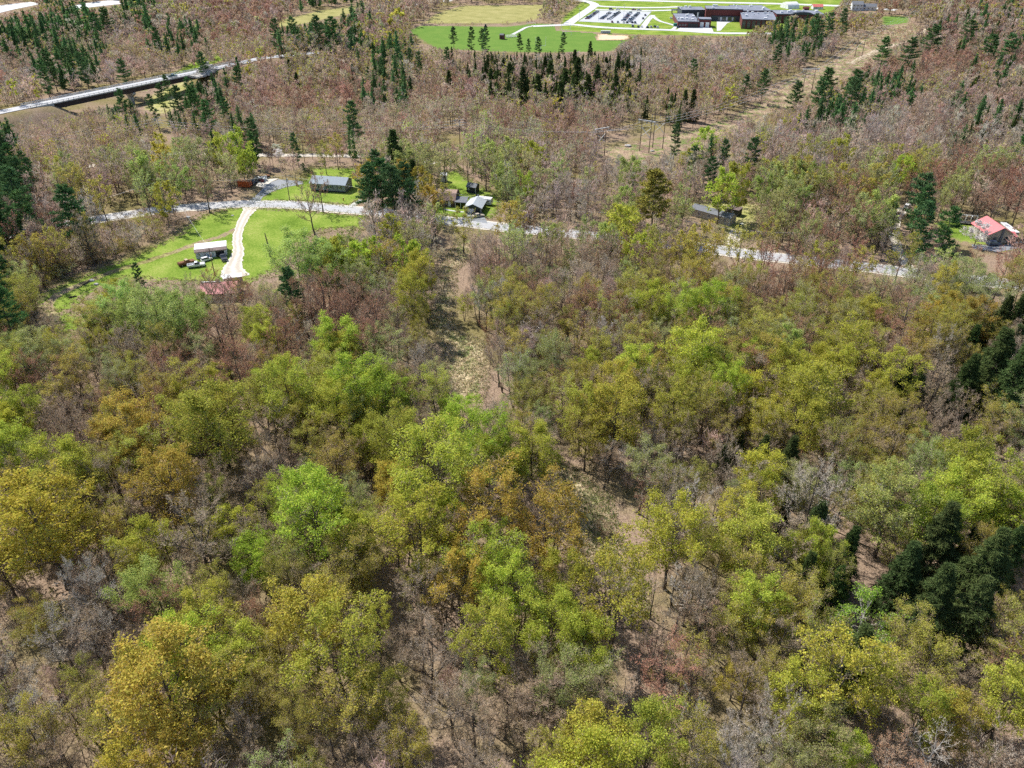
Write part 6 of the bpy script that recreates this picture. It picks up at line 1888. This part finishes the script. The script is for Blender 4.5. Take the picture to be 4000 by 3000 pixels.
MB().box(-.18, .18, -.06, .06, 0, .9).build("body", surf("ornament_orange", (.55, .25, .05), .7, .1), r); MB().box(-.45, .45, -.05, .05, .75, .95).build("arms", surf("ornament_orange", (.55, .25, .05), .7, .1), r); MB().tube((0, 0, .95), (0, 0, 1.25), .13, n=8).build("head", BEIGE, r)
r = empty("dead_snag", G(1056, 1003), 0, label="bare dark dead trunk standing alone in the lawn", category="dead tree")
MB().tube((0, 0, -.2), (-.1, 0, 4.2), .32, .24, 8).tube((-.1, 0, 4.2), (-.45, .1, 8.4), .24, .14, 8).build("trunk", M_BARK, r)
for z, dx, dy in ((3.2, .7, .2), (4.6, -.8, .1), (6.0, .6, -.3), (7.0, -.5, .2)): MB().tube((-.1, 0, z), (-.1 + dx, dy, z + .35), .07, .03).build("stub", M_BARK, r)
r = empty("riding_mower", G(1866, 768), .6, label="small dark garden tractor beside the black shed", category="mower")
MB().hull8([(-.4, -.8, .3), (.4, -.8, .3), (.4, .8, .3), (-.4, .8, .3), (-.35, -.75, .6), (.35, -.75, .6), (.3, .8, .85), (-.3, .8, .85)]).build("body", DARK, r); MB().box(-.25, .25, -.5, -.1, .6, 1.0).build("seat", WHITE, r)
for x in (-.45, .45):
    for y in (-.5, .6): link("wheel", wheel_t, r, (x, y, .3)).scale = (.8, .8, .8)
r = empty("field_mower", G(1897, 107), 0, label="dark tractor mower at the top of the striped field", category="tractor")
MB().hull8([(-1, -2, .6), (1, -2, .6), (1, 2, .6), (-1, 2, .6), (-.7, -1.8, 1.5), (.7, -1.8, 1.5), (.5, 2, 1.3), (-.5, 2, 1.3)]).build("body", GREEN_WALL, r); MB().box(-.7, .7, -1.2, .4, 1.5, 2.6).build("cab", DARK, r)
for x in (-1.1, 1.1):
    for y, s in ((-1.2, 2.2), (1.4, 1.5)): link("wheel", wheel_t, r, (x, y, .33 * s)).scale = (s, s, s)
# stones and logs
STONE = surf("field_stone", (.45, .43, .40), .85, .15, 2)
def boulder(pt, s, lab, seed, cat="boulder", m=STONE):
    g = random.Random(seed); bm = bmesh.new(); bmesh.ops.create_icosphere(bm, subdivisions=2, radius=s)
    for v in bm.verts: v.co *= g.uniform(.82, 1.15); v.co.z *= .6
    for v in bm.verts: v.co.x *= 1.3
    me = bpy.data.meshes.new("boulder"); bm.to_mesh(me); bm.free(); me.materials.append(m)
    tag(link("boulder", me, None, pt + Vector((0, 0, s * .25))), lab, cat)
for i, (x, y, s, lab) in enumerate([(1088, 1150 - 100, .9, ""), (0, 0, 0, "")][:0] + [(908, 843, .45, "pale boulder on the lawn near the drive's mouth"), (358, 1098, .7, "pale blue-white tarp heap on the rough lawn"), (376, 1112, .6, "pale stone at the end of the log pile"), (735, 850, .7, "pale boulder in the thicket above the lawn"), (2452, 573, 1.3, "pale boulder in the power line cut"), (2548, 592, .8, "small brown boulder in the power line cut"), (545, 1180, .8, "dark boulder in the scrub below the lawn")]):
    boulder(G(x, y), s, lab, i)
def log(px1, px2, rad, lab, m=M_BARKP):
    a_, b_ = G(*px1), G(*px2)
    r = MB().tube(a_ + Vector((0, 0, rad)), b_ + Vector((0, 0, rad * .8)), rad, rad * .6, 7)
    d_ = (b_ - a_)
    r.tube(a_ + d_ * .6 + Vector((0, 0, rad)), a_ + d_ * .75 + Vector((.4, .9, .8)), rad * .3, rad * .1, 5)
    tag(r.build("fallen_log", m), lab, "log")
log((305, 755), (362, 815), .3, "fallen pale trunk with upturned roots above the road")
log((900, 2690), (985, 2640), .18, "pale fallen trunk on the leaf litter, lower part of the wood")
log((660, 2845), (790, 2838), .16, "thin pale fallen trunk low in the near wood")
log((3130, 1640), (3180, 1590), .2, "pale fallen trunk in the hollow below the dark hemlocks")
log((325, 1115), (350, 1100), .25, "dark log pile on the rough lawn", M_BARK)
log((270, 1165), (300, 1158), .25, "dark log lying at the edge of the scrub", M_BARK)
log((345, 1195), (385, 1190), .22, "grey log lying in the rough grass below the track")
# ------------------------------------------------------------------ which tree is which
CW = {'L': 'lime green', 'Y': 'yellow-green', 'O': 'bronze-orange', 'o': 'olive', 's': 'pale green', 'S': 'fresh green', 'b': 'brown-twigged', 'r': 'russet', 'g': 'grey-twigged', 'd': 'bleached', 'p': 'dark green', 'q': 'yellowish', 'h': 'blackish green', 'w': 'white', 'B': 'green'}
KW = {'leafy': 'maple', 'budding': 'budding tree', 'bare': 'bare tree', 'red': 'red-budded tree', 'poplar': 'poplar', 'dead': 'dead tree', 'pine': 'pine', 'hemlock': 'hemlock', 'birch': 'birch', 'shrub': 'shrub', 'blossom': 'blossoming tree'}
KG = {'leafy': 'leafing maples in the wood', 'budding': 'budding trees in the wood', 'bare': 'bare trees in the wood', 'red': 'red-budded trees in the wood', 'poplar': 'pale poplars in the wood', 'dead': 'dead trees', 'pine': 'pines', 'hemlock': 'hemlocks', 'birch': 'birches', 'shrub': 'shrubs of the wood edge', 'blossom': 'blossoming trees'}
CG = {'pine': 'pine tree', 'hemlock': 'hemlock tree', 'shrub': 'shrub'}
ANCHOR_PX = [("the broadest lime maple", 945, 1015), ("the round lime maple below the russet wood", 625, 850), ("the twin lime maples above the clearing", 1390, 795), ("the tall lime maple near the russet wood", 1505, 750),
 ("the yellow-green maple before the big hemlocks", 1765, 850), ("the big hemlocks at the picture's edge", 2140, 800), ("the blackest hemlock group", 2030, 1170), ("the pale poplar with whitish limbs", 1930, 1085), ("the yellow-green maple beside the grey trees", 1620, 1150),
 ("the large yellow-green maple by the birch", 1800, 1450), ("the bleached dead tree by the lower edge", 2010, 1620), ("the bright maple just below the clearing", 1330, 1270), ("the dark-skirted yellow-green maple", 1190, 1340), ("the yellow-green maple over the pink litter", 740, 1395),
 ("the big bronze tree near the lower edge", 350, 1500), ("the small fresh green tree in shade", 322, 1275), ("the large yellow-green maple at the edge", 85, 1130), ("the tall bronze tree", 365, 1040), ("the rounded yellow-green maple below russet trees", 450, 925),
 ("the spreading lime maple by the red sapling", 690, 1110), ("the bronze tree beside the clearing", 1180, 1130), ("the fresh green poplars below the barn", 345, 680), ("the single dark pine below the drive", 630, 640), ("the tall grey tree past the clearing", 1500, 1100), ("the lime maple at the picture's edge", 25, 985),
 ("the russet trees above the hemlocks", 1940, 650), ("the grey bare tree below the road", 1470, 640), ("the russet tree beside the single pine", 700, 640), ("the yellow-green tree before the road", 1345, 490), ("the large yellow-olive pine", 1415, 435), ("the tall pine pair by the red-roofed house", 1990, 450)]
ANCHOR_GROUND = [("the white barn", 828, 1005), ("the gravel driveway's bend", 930, 960), ("the grey ranch house", 1290, 745), ("the gambrel house", 1735, 805), ("the green garage", 1850, 835), ("the black shed", 1842, 752), ("the long dark-roofed house", 2780, 860), ("the red-roofed house", 3870, 930), ("the road bridge", 500, 400),
 ("the orange dumpster", 955, 733), ("the first wooden power frame", 2345, 612), ("the pole with stacked arms", 1798, 592), ("the playing field", 2000, 190), ("the school's brick wing", 2960, 118), ("the sand infield", 2400, 150), ("the upper end of the grassy track", 1790, 1000), ("the middle of the grassy track", 1730, 1200), ("the lower end of the grassy track", 1820, 1520),
 ("the straw clearing", 2350, 2020), ("the tall dark frame in the cut", 3352, 223), ("the white-armed frame in the cut", 3150, 366), ("the road before the grey wood", 3362, 1042), ("the country road's near bend", 450, 846), ("the utility pole above the lawn", 673, 792), ("the red roof in the trees", 855, 1175), ("the pale lot at the top", 60, 30), ("the tan meadow strip", 1200, 70), ("the small green field", 3500, 90)]
anch = []
for nm, a_, b_ in ANCHOR_PX:
    p = G(a_ * 1.808, b_ * 1.808, 9.0); anch.append((nm, p.x, p.y))
for nm, a_, b_ in ANCHOR_GROUND:
    p = G(a_, b_); anch.append((nm, p.x, p.y))
AX = np.array([[a_[1], a_[2]] for a_ in anch])
def ordinal(n):
    base = "first second third fourth fifth sixth seventh eighth ninth tenth eleventh twelfth thirteenth fourteenth fifteenth sixteenth seventeenth eighteenth nineteenth".split()
    if n < 19: return base[n]
    tens = {2: 'twent', 3: 'thirt', 4: 'fort', 5: 'fift', 6: 'sixt', 7: 'sevent'}[(n + 1) // 10]
    return tens + ("ieth" if (n + 1) % 10 == 0 else "y-" + base[(n + 1) % 10 - 1])
buckets = {}
for root, x, y, k, look, h, w in SOLO:
    d = np.hypot(AX[:, 0] - x, AX[:, 1] - y)
    j = int(np.argmin(d))
    dx, dy = x - AX[j, 0], y - AX[j, 1]
    side = ("toward the school" if dy > 0 else "toward the lower edge") if abs(dy) > abs(dx) else ("toward the bridge side" if dx < 0 else "away from the bridge side")
    buckets.setdefault((CW[look], KW[k], anch[j][0], side), []).append((d[j], root, k, h))
for (c_, kw_, an, side), items in buckets.items():
    items.sort(key=lambda t: t[0])
    for i, (dd, root, k, h) in enumerate(items):
        if dd < 2.0 and i == 0 and k not in ('shrub',) and an.split()[1] not in ('white', 'road', 'country'):
            lab = f"{c_} {kw_}, itself {an}" if False else f"{c_} {kw_} standing at {an}"
        else:
            lab = f"{c_} {kw_}, {ordinal(i)} {side} from {an}"
        w_ = lab.split()
        if len(w_) > 16: lab = " ".join(lab.replace("toward the lower edge", "downward").replace("away from the bridge side", "away from the bridge").replace("toward the bridge side", "bridgeward").split()[:16])
        tag(root, lab, CG.get(k, 'tree'), KG[k])
